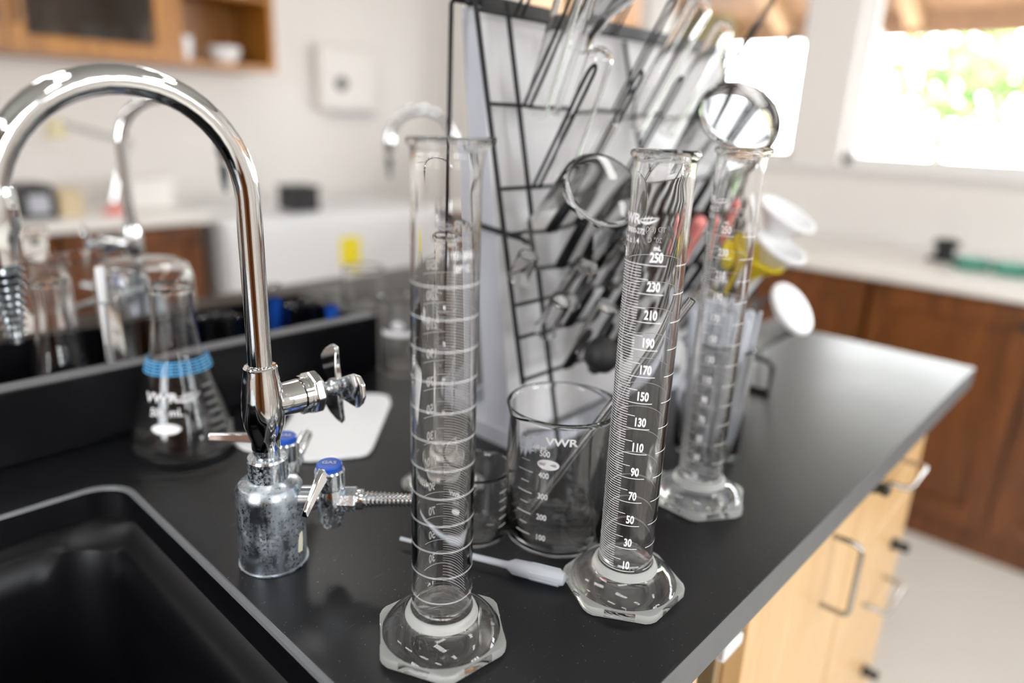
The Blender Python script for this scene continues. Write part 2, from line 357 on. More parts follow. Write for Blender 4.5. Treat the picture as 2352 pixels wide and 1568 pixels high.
def tree(loc, r, h, lb, n=900, grp=None):
    t = thing('leafy_tree', lb, 'tree', loc, group=grp)
    MB().tube([(0, 0, 0), (.05, .03, h*.5), (0, .05, h)], [.12, .09, .05], 10).build('trunk', 'bark', t)
    mb = MB()
    for _ in range(n):
        d = Vector((random.gauss(0, 1), random.gauss(0, 1), random.gauss(0, .8))); d = d.normalized()*r*(random.random()**.4)
        c = Vector((0, 0, h))+d; s = random.uniform(.10, .2); a = Vector((random.gauss(0, 1), random.gauss(0, 1), random.gauss(0, 1))).normalized(); b = a.orthogonal().normalized()
        mb.add([c-a*s, c+b*s*.5, c+a*s, c-b*s*.5], [(0, 1, 2, 3)])
    mb.build('foliage', 'leaf', t, smooth=False)
tree((8.4, 6.0, -1.1), 1.0, 1.7, 'leafy tree outside, behind the drying rack', 700)
tree((9.6, 2.0, -1.1), .8, 2.1, 'small leafy tree outside, at the left of the wide window', 380)
tree((12.2, 1.0, -1.1), 1.3, 2.3, 'pale green tree outside, beyond the middle of the wide window', 380)
tree((12.6, -2.6, -1.1), 1.4, 2.2, 'wide leafy tree outside, at the right end of the wide window', 380)

# ------------------------------------------------------------------ furniture along the walls
ZC = -.05
tag(box('countertop', 'ctop', RX1-.615, -2.2, ZC-.04, RX1-.005, 2.45, ZC, bevel=.006), 'long white worktop running under the windows', 'worktop')
tag(box('countertop', 'ctop', -2.2, RY1-.62, ZC-.04, .83, RY1-.005, ZC, bevel=.006), 'white worktop along the far wall at the left of the picture', 'worktop')
def base_unit(name, x0, x1, mat, label, side, doors=2, knob=True, drawer=False):
    "cabinet unit, width x0..x1 along the wall, built facing -Y then turned for the window wall"
    t = thing(name, label, 'cabinet', (0, 0, 0))
    zt = ZC-.041; fy = RY1-.59
    if side == 'right': t.rotation_euler = (0, 0, -PI/2)
    # local frame: run along local x, front face at local y=fy, wall at larger y
    if side == 'right':
        off = RX1; fy = off-.585; back = off-.01
    else: back = RY1-.01
    box('body', mat, x0, fy+.02, RZ0+.09, x1, back, zt, t)
    box('plinth', mat, x0, fy+.03, RZ0+.001, x1, back, RZ0+.089, t)
    w = (x1-x0)/doors; top = zt-.012
    if drawer:
        for k in range(doors):
            a, b = x0+k*w+.006, x0+(k+1)*w-.006
            d = box('drawer', mat, a, fy, top-.13, b, fy+.019, top, t, bevel=.004)
        top -= .145
    for k in range(doors):
        a, b = x0+k*w+.006, x0+(k+1)*w-.006; z0 = RZ0+.10; s = .06
        mb = MB(); mb.box(a, fy, z0, a+s, fy+.019, top).box(b-s, fy, z0, b, fy+.019, top).box(a+s, fy, z0, b-s, fy+.019, z0+s).box(a+s, fy, top-s, b-s, fy+.019, top).box(a+s, fy+.011, z0+s, b-s, fy+.019, top-s)
        d = mb.build('door', mat, t, smooth=False)
        if knob:
            kx = b-.03 if k % 2 == 0 else a+.03
            MB().lathe([(0, 0), (.006, 0), (.006, .012), (.014, .018), (.014, .026), (.009, .031), (0, .032)], 16, mat=Matrix.Translation((kx, fy-.0005, top-.05)) @ Matrix.Rotation(PI/2, 4, 'X')).build('knob', 'metal_dark', d)
    return t
# window-wall units: local x = -world y, local y = world x
LB = ['brown oak base cabinet under the window worktop, nearest the far corner', 'brown oak base cabinet under the window worktop, just behind the end of the black bench', 'brown oak base cabinet under the window worktop, at the right edge of the picture', 'brown oak base cabinet under the window worktop, beyond the right edge of the picture']
for k, (a, b) in enumerate(((-2.4, -1.32), (-1.31, -.41), (-.40, .50), (.51, 1.6))):
    base_unit('base_cabinet', a, b, 'brown', LB[k], 'right', drawer=False)
base_unit('base_cabinet', .30, .80, 'brown', 'brown oak base cabinet under the far white worktop, next to the white appliance', 'back', doors=1)
base_unit('base_cabinet', -.75, .29, 'brown', 'brown oak base cabinet under the far white worktop, at the left edge of the picture', 'back')
# unseen cupboards and green board, added behind the viewer to colour the chrome reflections
for k, (x0, x1, lb) in enumerate(((-2.69, -2.06, 'tall brown oak cupboard added in the corner behind the viewer for the chrome reflections'), (-1.90, -1.2, 'tall brown oak cupboard added behind the viewer for the chrome reflections, beside the green board'))):
    t = thing('added_cupboard', lb, 'cupboard', (0, 0, 0)); box('body', 'brown', x0, RY0+.002, RZ0+.001, x1, RY0+.45, 1.35, t)
    for a, b in ((x0+.01, (x0+x1)/2-.003), ((x0+x1)/2+.003, x1-.01)): box('door', 'brown', a, RY0+.451, RZ0+.08, b, RY0+.47, 1.33, t, bevel=.004)
tag(box('added_green_board', 'green_cloth', -2.04, RY0+.002, -.5, -1.92, RY0+.03, 1.3), 'narrow green board added between the cupboards behind the viewer for a green stripe in the chrome', 'board')
for k, (y0, y1, lb) in enumerate(((-2.15, -1.1, 'tall brown oak cupboard added on the unseen wall left of the viewer for reflections, nearest the corner'), (.5, 1.6, 'tall brown oak cupboard added on the unseen wall left of the viewer for reflections, far from the corner'))):
    t = thing('added_cupboard', lb, 'cupboard', (0, 0, 0)); box('body', 'brown', RX0+.002, y0, RZ0+.001, RX0+.45, y1, 1.2, t)
    for a, b in ((y0+.01, (y0+y1)/2-.003), ((y0+y1)/2+.003, y1-.01)): box('door', 'brown', RX0+.451, a, RZ0+.08, RX0+.47, b, 1.18, t, bevel=.004)
# white floor-standing appliance
ap = thing('white_appliance', 'white floor-standing appliance with a yellow sticker, right of the brown cabinet', 'appliance', (0, 0, 0))
box('body', 'appl', .86, RY1-.66, RZ0+.03, 2.05, RY1-.02, -.085, ap, bevel=.012)
box('door', 'appl', .875, RY1-.685, RZ0+.12, 2.035, RY1-.662, -.11, ap, bevel=.01)
box('plinth', 'seam', .88, RY1-.62, RZ0+.001, 2.03, RY1-.04, RZ0+.029, ap)
_a, _b = at(781, 546, y=RY1-.687), at(829, 607, y=RY1-.687)
box('sticker', 'stickr', _a.x, RY1-.687, _b.z, _b.x, RY1-.6855, _a.z, ap)
_a, _b = at(668, 434, y=2.62), at(730, 482, y=2.62)
bx_ = thing('black_box', 'small black box with a square back standing on the white appliance', 'box', (0, 0, 0))
box('case', 'black2', _a.x, 2.60, -.0845, _b.x, 2.74, _a.z, bx_, bevel=.006); box('lid', 'rubber', _a.x-.004, 2.596, _a.z, _b.x+.004, 2.744, _a.z+.01, bx_, bevel=.002)
# wall dispenser
_a, _b = at(742, 95, y=3.03), at(885, 262, y=3.03)
dp = thing('wall_dispenser', 'white plastic dispenser on the far wall with a small dark button', 'dispenser', (0, 0, 0))
box('cover', 'wall', _a.x, 3.08, _b.z, _b.x, RY1-.001, _a.z, dp, bevel=.03)
_c = at(797, 192, y=3.03)
MB().lathe([(0, 0), (.035, 0), (.03, .012), (0, .014)], 24, mat=Matrix.Translation((_c.x, 3.0795, _c.z)) @ Matrix.Rotation(PI/2, 4, 'X')).build('button', 'metal_dark', dp)
box('drip_edge', 'panel', _a.x+.10, 3.09, _b.z-.012, _b.x-.02, 3.13, _b.z-.001, dp)
# wall cabinet, upper left
wc = thing('wall_cabinet', 'orange-brown oak wall cabinet with a glass door and an open end bay, upper left', 'cabinet', (0, 0, 0))
cy0, cz0, cz1 = 2.80, .505, 1.25
mb = MB()
mb.box(-.4, cy0, cz0, 1.30, RY1-.002, cz0+.022).box(-.4, cy0, cz1-.02, 1.30, RY1-.002, cz1).box(1.277, cy0, cz0+.022, 1.30, RY1-.002, cz1-.02).box(.845, cy0, cz0+.022, .90, RY1-.012, cz1-.02)
mb.box(-.4, RY1-.012, cz0+.022, 1.277, RY1-.002, cz1-.02); mb.box(-.4, cy0, cz0+.022, -.378, RY1-.012, cz1-.02)
mb.build('carcass', 'oak', wc, smooth=False)
box('shelf', 'oak', .901, cy0+.01, .785, 1.276, RY1-.013, .803, wc)
box('shelf', 'oak', -.377, cy0+.03, .84, .844, RY1-.013, .858, wc)
for (a, b) in ((.30, .843), (-.376, .296)):
    d = MB().box(a, cy0-.021, cz0+.003, a+.055, cy0-.001, cz1-.003).box(b-.055, cy0-.021, cz0+.003, b, cy0-.001, cz1-.003).box(a+.055, cy0-.021, cz0+.003, b-.055, cy0-.001, cz0+.058).box(a+.055, cy0-.021, cz1-.058, b-.055, cy0-.001, cz1-.003).build('door', 'oak', wc, smooth=False)
    box('pane', 'pane_d', a+.056, cy0-.012, cz0+.059, b-.056, cy0-.009, cz1-.059, d)
    hx = a+.03 if a > 0 else b-.03
    MB().tube([(hx, cy0-.021, .60), (hx, cy0-.045, .60), (hx, cy0-.045, .68), (hx, cy0-.021, .68)], .006, 8).build('handle', 'metal_dark', d)
def cup_like(name, label, cat, loc, prof, mat, n=32):
    o = MB().lathe(prof, n).build(name, mat); o.location = loc; return tag(o, label, cat)
_c = at(398, 150, y=2.86); cup_like('cup', 'white cup standing at the front of the open cabinet bay, by the divider', 'cup', (_c.x+.045, 2.86, .5275), [(0, 0), (.03, 0), (.036, .05), (.038, .09), (.034, .09), (.032, .05), (.027, .006), (0, .006)], 'wplast')
_c = at(520, 150, y=2.86); cup_like('bowl', 'pinkish white bowl in the open bay of the wall cabinet', 'bowl', (_c.x, 2.87, .5275), [(0, 0), (.035, 0), (.06, .03), (.066, .065), (.062, .065), (.055, .033), (.03, .006), (0, .006)], 'wplast')
_c = at(125, 90, y=3.0); cup_like('bottle', 'cream bottle with a white neck behind the glass door of the wall cabinet', 'bottle', (_c.x, 3.0, .5275), [(0, 0), (.035, 0), (.035, .08), (.014, .11), (.014, .17), (0, .17)], 'tan')
for k, px in enumerate((200, 230, 262)):
    _c = at(px, 90, y=3.0); o = cup_like('storage_jar', 'greyish jar on the floor of the wall cabinet behind the glass door', 'jar', (_c.x, 2.98, .5275), [(0, 0), (.028, 0), (.03, .07), (.02, .09), (.02, .1), (0, .1)], 'panel'); o['group'] = 'jars behind the glass door'
tag(box('paper_stack', 'wplast', .97, 2.84, .8035, 1.2, 3.08, .83, bevel=.003), 'white paper stack on the shelf of the open cabinet bay', 'paper')
# things on the far left worktop
_a, _b = at(42, 428, y=2.62), at(132, 478, y=2.62)
o = thing('dark_case', 'dark box-shaped case on the far white worktop behind the tap spout', 'case', (0, 0, 0))
box('shell', 'black2', _a.x, 2.62, ZC+.0005, _b.x, 2.8, _a.z, o, bevel=.01); box('label_panel', 'panel', _a.x+.02, 2.618, ZC+.02, _b.x-.02, 2.6195, _a.z-.03, o)
tag(box('carton', 'beige', _b.x+.012, 2.64, ZC+.0005, _b.x+.09, 2.76, _a.z-.02, bevel=.002), 'beige carton beside the dark case on the far worktop', 'box')
tag(box('carton', 'ctop', .60, 2.80, ZC+.0005, .80, 2.96, .06, bevel=.002), 'pale cream carton against the far wall on the worktop', 'box')
la, lb_, lc = at(263, 468, y=2.66), at(290, 326, y=2.66), at(125, 282, y=2.66)
dl = thing('folding_arm_lamp', 'grey folding-arm lamp with a red clamp foot on the far worktop', 'lamp', (0, 0, 0))
MB().lathe([(0, 0), (.045, 0), (.045, .012), (.012, .02), (.012, .045), (0, .045)], 24, mat=Matrix.Translation((la.x, la.y, ZC+.0005))).build('foot', 'red', dl)
MB().tube([(la.x, la.y, ZC+.045), lb_], .011, 10).build('lower_arm', 'chrome2', dl)
MB().tube([lb_, lc], .011, 10).build('upper_arm', 'chrome2', dl)
MB().lathe([(0, -.015), (.018, -.015), (.018, .015), (0, .015)], 16, mat=Matrix.Translation(lb_) @ Matrix.Rotation(PI/2, 4, 'X')).build('pivot', 'chrome', dl)
MB().lathe([(0, .02), (.018, .015), (.04, -.05), (.036, -.05), (.012, .01), (0, .012)], 24, mat=Matrix.Translation(lc)).build('lamp_shade', 'tan', dl)
# right worktop clutter
_c = at(2215, 560, z=ZC); x_ = min(_c.x, 2.35)
_p = at(2180, 535, x=2.30); dk = thing('microscope_cover', 'small dark green gadget on the window worktop', 'gadget', (2.30, _p.y, ZC+.0005))
MB().box(-.05, -.04, 0, .05, .04, .012).build('base', 'black2', dk, smooth=False); MB().lathe([(0, .012), (.03, .012), (.028, .04), (.045, .055), (.03, .07), (0, .075)], 24).build('head', 'metal_dark', dk)
for k, (px, py, lb) in enumerate(((2235, 590, 'pale teal glass dish on the window worktop beside the dark gadget'), (2330, 600, 'pale teal glass dish on the window worktop at the picture edge'))):
    _p = at(px, py, x=2.2); o = MB().lathe([(0, 0), (.05, 0), (.055, .03), (.051, .03), (.047, .004), (0, .004)], 32).build('glass_dish', 'teal'); o.location = (2.2, _p.y, ZC+.0005); tag(o, lb, 'dish')

# ------------------------------------------------------------------ the island bench
BX0, BX1, BY0, BY1 = -1.3, .86, -.075, 1.06
SX0, SX1, SY0, SY1, SR = -.72, -.2165, -.0, .432, .035
def rrect(x0, y0, x1, y1, r, n=8):
    out = []
    for cx, cy, a0 in ((x1-r, y1-r, 0), (x0+r, y1-r, 90), (x0+r, y0+r, 180), (x1-r, y0+r, 270)):
        for i in range(n+1):
            a = rad(a0+90*i/n); out.append((cx+r*math.cos(a), cy+r*math.sin(a)))
    return out
bench = thing('bench_worktop', 'black epoxy laboratory worktop with a sawn grey edge', 'worktop', (0, 0, 0))
T = .032
hole = rrect(SX0, SY0, SX1, SY1, SR); n = len(hole)
outer = []
for (x, y) in hole:   # a matching loop on the outer rectangle
    cx, cy = (SX0+SX1)/2, (SY0+SY1)/2; dx, dy = x-cx, y-cy
    kx = ((BX1 if dx > 0 else BX0)-cx)/dx if abs(dx) > 1e-9 else 1e9; ky = ((BY1 if dy > 0 else BY0)-cy)/dy if abs(dy) > 1e-9 else 1e9
    k = min(kx, ky); outer.append((cx+dx*k, cy+dy*k))
def loop_faces(mb, L1, z1, L2, z2, mi=0):
    n = len(L1); b = len(mb.v); mb.v += [(x, y, z1) for x, y in L1]+[(x, y, z2) for x, y in L2]
    mb.f += [(b+i, b+(i+1) % n, b+n+(i+1) % n, b+n+i) for i in range(n)]; mb.m += [mi]*n
mb = MB()
bb = bpy.data.meshes.new('tmp')
bm = bmesh.new()
def add_loop(pts, z): 
    vs = [bm.verts.new((x, y, z)) for x, y in pts]; es = [bm.edges.new((vs[i], vs[(i+1) % len(vs)])) for i in range(len(vs))]; return vs, es
OUT = [(BX0, BY0), (BX1, BY0), (BX1, BY1), (BX0, BY1)]
for z in (0, -T):
    v1, e1 = add_loop(OUT, z); v2, e2 = add_loop(hole, z); bmesh.ops.triangle_fill(bm, edges=e1+e2, use_beauty=True)
    if z == 0: A1, A2 = v1, v2
    else: B1, B2 = v1, v2
for A, B in ((A1, B1), (A2, B2)):
    for i in range(len(A)):
        bm.faces.new((A[i], A[(i+1) % len(A)], B[(i+1) % len(A)], B[i]))
bmesh.ops.recalc_face_normals(bm, faces=bm.faces); bm.to_mesh(bb)
bb.name = 'slab'; bb.materials.append(M['bench']); bb.materials.append(M['bench_edge'])
for p in bb.polygons:
    c = p.center
    if abs(p.normal.z) < .5 and (abs(c.y-BY0) < 1e-4 or abs(c.x-BX1) < 1e-4 or abs(c.y-BY1) < 1e-4): p.material_index = 1
o = bpy.data.objects.new('slab', bb); COL.objects.link(o); o.parent = bench
bv = o.modifiers.new('bevel', 'BEVEL'); bv.width = .0012; bv.segments = 2; bv.limit_method = 'ANGLE'
bm.free()
# sink
sk = thing('sink', 'black epoxy sink basin with a worn grey rim, lower left', 'sink', (0, 0, 0))
rim = MB(); a = rrect(SX0, SY0, SX1, SY1, SR); bq = rrect(SX0+.001, SY0+.001, SX1-.001, SY1-.001, SR-.001); c1 = rrect(SX0+.0042, SY0+.0042, SX1-.0042, SY1-.0042, SR-.003); c2 = rrect(SX0+.0052, SY0+.0052, SX1-.0052, SY1-.0052, SR-.004)
loop_faces(rim, rrect(SX0-.0005, SY0-.0005, SX1+.0005, SY1+.0005, SR), .0006, bq, .0016); loop_faces(rim, bq, .0016, c1, .0012); loop_faces(rim, c1, .0012, c2, -.0012) 
rim.build('rim', 'edge', sk)
bs = MB(); L = [(.0052, -.0013), (.0075, -.024), (.024, -.030), (.030, -.036), (.036, -.06), (.045, -.20), (.07, -.222)]
for i in range(len(L)-1):
    (d0, z0), (d1, z1) = L[i], L[i+1]
    loop_faces(bs, rrect(SX0+d0, SY0+d0, SX1-d0, SY1-d0, SR+d0*.6), z0, rrect(SX0+d1, SY0+d1, SX1-d1, SY1-d1, SR+d1*.6), z1)
d1 = .07; lp = rrect(SX0+d1, SY0+d1, SX1-d1, SY1-d1, SR+d1*.6); bs.add([(x, y, -.222) for x, y in lp], [tuple(range(len(lp)))])
bs.build('basin', 'basin', sk)
# raised trough across the middle of the bench
TY0, TY1, TZ, TX1 = .527, .725, .077, .157
tr = thing('bench_trough', 'black epoxy trough wall standing across the bench behind the flask', 'trough', (0, 0, 0))
box('front_wall', ['basin'], BX0+.01, TY0, .0003, TX1, TY0+.025, TZ, tr, bevel=.002)
box('back_wall', ['basin'], BX0+.01, TY1-.025, .0003, TX1, TY1, TZ, tr, bevel=.002)
box('end_wall', ['basin'], TX1-.025, TY0+.0255, .0003, TX1, TY1-.0255, TZ, tr, bevel=.002)
box('ledge_strip', 'edge', BX0+.01, TY0+.001, TZ-.001, TX1-.001, TY0+.024, TZ+.0006, tr)
# base cabinets of the island
FY = -.045
def pull(p0, p1, out, par):
    a, b = Vector(p0), Vector(p1); d = (b-a).normalized(); o = Vector(out); r = .008
    pts = [a, a+o-o.normalized()*r, a+o-o.normalized()*r*.3+d*r*.3, a+o+d*r, b+o-d*r, b+o-o.normalized()*r*.3-d*r*.3, b+o-o.normalized()*r, b]
    return MB().tube(pts, .0036, 12).build('handle', 'pull_metal', par)
def lock(x, z, par):
    return MB().lathe([(0, 0), (.010, 0), (.010, .006), (.007, .011), (.0085, .020), (.006, .024), (0, .024)], 20, mat=Matrix.Translation((x, FY-.0005, z)) @ Matrix.Rotation(PI/2, 4, 'X')).build('lock', 'metal_dark', par)
ca = thing('island_cabinet', 'light maple base cabinet with a tall door and chrome pull under the black bench', 'cabinet', (0, 0, 0))
box('body', 'maple', .155, FY+.02, RZ0+.09, .468, 1.03, -T-.001, ca); box('plinth', 'seam', .155, FY+.07, RZ0+.001, .468, 1.0, RZ0+.089, ca)
d = box('door', 'maple', .157, FY, RZ0+.10, .466, FY+.019, -T-.004, ca, bevel=.0015)
pull((.377, FY, -.103), (.377, FY, -.197), (0, -.032, 0), d)
cb = thing('island_cabinet', 'light maple drawer unit with locks and chrome pulls at the end of the black bench', 'cabinet', (0, 0, 0))
box('body', 'maple', .4685, FY+.02, RZ0+.09, .775, 1.03, -T-.001, cb); box('plinth', 'seam', .4685, FY+.07, RZ0+.001, .775, 1.0, RZ0+.089, cb)
for (z1, z0, pl, lk_) in ((-T-.004, -.185, (.560, .650, -.10), (.488, -.078)), (-.189, -.395, (.600, .695, -.318), (.705, -.262)), (-.399, -.64, (.600, .695, -.565), (.705, -.505)), (-.644, RZ0+.10, (.600, .695, -.70), None)):
    d = box('drawer', 'maple', .472, FY, z0, .773, FY+.019, z1, cb, bevel=.0015)
    pull((pl[0], FY, pl[2]), (pl[1], FY, pl[2]), (0, -.032, 0), d)
    if lk_: lock(lk_[0], lk_[1], d)
cc = thing('island_cabinet', 'maple sink cabinet with an open gap and a hinge below the bench edge', 'cabinet', (0, 0, 0))
mb = MB().box(-1.25, FY+.12, RZ0+.09, .154, 1.03, -.24).box(.140, FY+.02, RZ0+.09, .154, FY+.12, -T-.001).box(-.7, .47, -.24, .154, 1.03, -T-.001)
mb.build('body', 'maple_in', cc, smooth=False)
box('plinth', 'seam', -1.25, FY+.07, RZ0+.001, .154, 1.0, RZ0+.089, cc)
box('door', 'maple', -.45, FY, RZ0+.10, .058, FY+.019, -T-.004, cc, bevel=.0015)
hg = MB().box(.118, FY+.004, -.125, .1395, FY+.05, -.075).box(.112, FY+.001, -.118, .150, FY+.006, -.105).box(.112, FY+.001, -.095, .150, FY+.006, -.082)
hg.build('hinge', 'wplast', cc, smooth=False, bevel=.003)
MB().tube([(.06, FY+.0195, -.055), (.10, FY+.03, -.06), (.117, FY+.03, -.08)], .0022, 8).build('hinge_arm', 'metal_dark', cc)
MB().box(.055, FY+.03, -.17, .062, FY+.035, -.12).build('catch', 'metal_dark', cc, smooth=False)

# ------------------------------------------------------------------ graduated cylinders
def cyl_base(parent, s=1.0, rot=0.0):
    "hexagonal foot: clear dome, ground-glass hexagon corners"
    N = 72; R = .0485*s; rc = .0055*s
    hexa = []
    for i in range(N):
        a = 2*PI*i/N; k = (a % (PI/3))-PI/6; hexa.append(min(R*.866/math.cos(k), R*.965))
    def ring(rs, z): return [(rs[i]*math.cos(2*PI*i/N+rot), rs[i]*math.sin(2*PI*i/N+rot), z) for i in range(N)]
    rings = []; mi = []
    prof_dome = [(.0212, .0262, 1), (.0228, .0255, 1), (.0238, .0238, 1), (.0240, .0220, 1), (.0250, .0206, 0), (.0290, .0186, 0), (.0335, .0162, 0), (.0375, .0128, 0), (.0398, .0098, 0)]
    for r, z, q in prof_dome: rings.append(ring([r*s]*N, z*s)); mi.append(q)
    rings.append(ring([min(h-.0012*s, .0405*s+max(0, 0)) for h in hexa], .0088*s)); mi.append(2)
    rings.append(ring([h-.0022*s for h in hexa], .0086*s)); mi.append(2)
    rings.append(ring([h-.0006*s for h in hexa], .0080*s)); mi.append(2)
    rings.append(ring(hexa, .0068*s)); mi.append(2)
    rings.append(ring(hexa, .0022*s)); mi.append(2)
    rings.append(ring([h-.0014*s for h in hexa], .0005*s)); mi.append(0)
    rings.append(ring([.036*s]*N, .0005*s)); mi.append(0)
    rings.append(ring([.030*s]*N, .003*s)); mi.append(0)
    rings.append(ring([.015*s]*N, .0045*s)); mi.append(0)
    mb = MB()
    for r in rings: mb.v += r
    for k in range(len(rings)-1):
        for i in range(N):
            j = (i+1) % N; mb.f.append((k*N+i, k*N+j, (k+1)*N+j, (k+1)*N+i)); mb.m.append(0 if (mi[k] == 2 and k in (12, 11) and abs(((2*PI*(i+.5)/N) % (PI/3))-PI/6) < .27) else mi[k])
    b = len(mb.v); mb.v += [(0, 0, .0262*s), (0, 0, .0045*s)]; L_ = (len(rings)-1)*N
    for i in range(N):
        j = (i+1) % N; mb.f.append((i, j, b)); mb.m.append(0); mb.f.append((L_+i, L_+j, b+1)); mb.m.append(0)
    o = mb.build('foot', ['glass', 'collar', 'frost'], parent, angle=40); return o
def cyl_tube(parent, R=.0202, H=.3285, z0=.0268, wall=.0019, spout=0.0, rimw=.0026):
    N = 64; prof = [(0, z0), (R*.55, z0), (R*.9, z0+.0006), (R, z0+.004)]
    prof += [(R, z0+(H-.02-z0)*k/6) for k in range(1, 7)]
    prof += [(R+.0001, H-.0075), (R+.0006, H-.0052), (R+rimw*.75, H-.0044), (R+rimw, H-.0026), (R+rimw*.85, H-.0009), (R+rimw*.35, H), (R-.0008, H-.0003), (R-wall, H-.0028), (R-wall, H-.008)]
    prof += [(R-wall, H-.03), (R-wall, z0+.008), (R*.86, z0+.0042), (R*.5, z0+.0034), (0, z0+.0034)]
    mb = MB(); mb.lathe(prof, N)
    # pour spout: rim pulled out at azimuth 'spout'
    for i, (x, y, z) in enumerate(mb.v):
        if z > H-.013 and abs(x)+abs(y) > .005:
            a = math.atan2(y, x)-spout; a = (a+PI) % (2*PI)-PI; w = math.exp(-(a/.42)**2)*max(0, (z-(H-.013))/.013)**1.6
            r = math.hypot(x, y); k = (r+.0062*w)/r; mb.v[i] = (x*k, y*k, z+.0008*w)
    return mb.build('tube', 'glass', parent, angle=50)
def cyl_print(parent, R, z10, dz, vmax, view, num_off=0.0, label=True, size=.0088, step=2):
    ink = Ink(R); A = view
    v = 10
    while v <= vmax:
        z = z10+(v-10)*dz
        if (v-10) % 20 == 0:
            ink.line(A-rad(88), A+rad(20), z); ink.line(A+rad(40), A+rad(268), z)
            ink.text(str(v), A+num_off, z+.0022, size, sx=.64, bold=.034)
        elif v % 10 == 0: ink.line(A-rad(85), A-rad(11), z)
        else: ink.line(A-rad(82), A-rad(26), z, .00042)
        v += step
    if label:
        zt = z10+(vmax-10)*dz
        ink.text('mL', A, zt+.0098, .0045, bold=.03)
        ink.text('B', A-rad(74), zt+.003, .0085, bold=.03)
        ink.text('TOL \u00b1 1.4', A-rad(62), zt+.013, .0052)
        ink.text('89000-272', A-rad(50), zt+.0195, .0048, bold=.02)
        ink.text('VWR', A-rad(66), zt+.0258, .0088, sx=1.0, bold=.03)
        ink.leaf(A-rad(22), zt+.0282, .0145)
        ink.text('TD (EX)', A+PI+rad(4), zt+.016, .0052)
        ink.text('20\u00b0 C', A+PI+rad(4), zt+.0085, .0052)
    return ink_build(ink, parent)
def grad_cylinder(loc, label, view, rot, spout, R=.0202, H=.3285, z10=.0277, dz=.000956):
    t = thing('graduated_cylinder', label, 'graduated cylinder', (loc[0], loc[1], 0))
    cyl_base(t, 1.0, rot); cyl_tube(t, R, H, spout=spout); cyl_print(t, R, z10, dz, 250, view)
    return t
hexL = math.atan2(.0012, -.0485)
grad_cylinder((0, 0), 'tall glass graduated cylinder whose upright white numbers 10 to 250 face the viewer', rad(213), math.atan2(-.0265, .0)+0, rad(196)) if False else None
# hexagon corner directions measured from the photographed feet
def hex_rot(cx, cy, px, py, z=.003):
    p = at(px, py, z=z); return math.atan2(p.y-cy, p.x-cx)
GC = grad_cylinder((-.002, .0), 'tall glass graduated cylinder whose upright white numbers 10 to 250 face the viewer', rad(213), hex_rot(-.002, 0, 1343, 1408), rad(238))
p1 = at(1014, 1460, z=0); GL = grad_cylinder((p1.x, p1.y), 'tall glass graduated cylinder nearest the viewer, its white scale seen mirrored through the glass', rad(48)+rad(25), hex_rot(p1.x, p1.y, 868, 1527), rad(-46), H=.3325, z10=.0228)
p3 = at(1600, 1143, z=0); GT = grad_cylinder((p3.x, p3.y), 'tall glass graduated cylinder standing farther back, in front of the jar of pipettes', rad(192), hex_rot(p3.x, p3.y, 1714, 1128), rad(-40))
# smaller cylinder hidden behind the nearest one
t = thing('graduated_cylinder', 'short glass graduated cylinder half hidden behind the nearest tall one, by the gas tap nozzle', 'graduated cylinder', (.0, .212, 0))
cyl_base(t, .86, hex_rot(.0, .212, 893, 1112)); cyl_tube(t, .0155, .245, z0=.0231, spout=rad(-60)); cyl_print(t, .0155, .03, .0018, 100, rad(225), label=False, size=.006)

# ------------------------------------------------------------------ beakers, flasks
def vessel(name, label, cat, loc, R, H, wall=.0016, rim=.0016, bottom_r=.006, mat='glass', axis=None, group=None, spout=None):
    t = thing(name, label, cat, loc, axis, group)
    prof = [(0, .0005), (R-bottom_r, .0005), (R-bottom_r*.3, bottom_r*.3), (R, bottom_r), (R, H*.5), (R, H-.006), (R+rim*.6, H-.0025), (R+rim, H-.001), (R+rim*.6, H), (R-.0006, H-.0008), (R-wall, H-.005), (R-wall, H*.5), (R-wall, bottom_r+.001), (R-bottom_r-.0002, wall+.001), (0, wall+.001)]
    mb = MB().lathe(prof, 64)
    if spout is not None:
        for i, (x, y, z) in enumerate(mb.v):
            if z > H-.008 and math.hypot(x, y) > R*.5:
                a = (math.atan2(y, x)-spout+PI) % (2*PI)-PI; w = math.exp(-(a/.25)**2)*((z-(H-.008))/.008)
                r = math.hypot(x, y); k = (r+.007*w)/r; mb.v[i] = (x*k, y*k, z)
    mb.build('body', mat, t, angle=50); return t
bk = vessel('beaker', 'large glass beaker with a white scale and a glass rod leaning in it', 'beaker', (.020, .086, 0), .0455, .122, spout=rad(170))
MB().lathe([(.0470, .1205), (.0474, .1213), (.0470, .1221), (.0460, .1222)], 64).build('rim_edge', 'green', bk)
ink = Ink(.0455); A = rad(180)
for k, v in enumerate((100, 200, 300, 400, 500)):
    z = .020+k*.0188; ink.line(A-rad(8), A+rad(10), z, .0007); ink.line(A-rad(4), A+rad(6), z+.0094, .0005); ink.text(str(v), A+rad(22), z-.0025, .0070)
ink.text('VWR', A+rad(38), .1035, .0085, sx=1.3, bold=.03); ink.text('600 mL', A+rad(16), .098, .0055); ink.oval(A+rad(26), .086, .009, .0045)
ink_build(ink, bk)
_p0 = Vector((-.006, .106, .0075)); _p1 = at(1400, 935, z=.126); _d = (_p1-_p0).normalized()
_e = at(1605, 700, x=.0)  # end where the pixel ray and the rod line pass closest
ray = (_e-CAM).normalized(); w0 = _p0-CAM; b_ = _d.dot(ray); s_ = (b_*ray.dot(w0)-_d.dot(w0))/(1-b_*b_)
rp = _p0+_d*s_
rod = MB(); n_ = aim(_p0, rp).to_matrix().to_4x4(); Lr = (rp-_p0).length
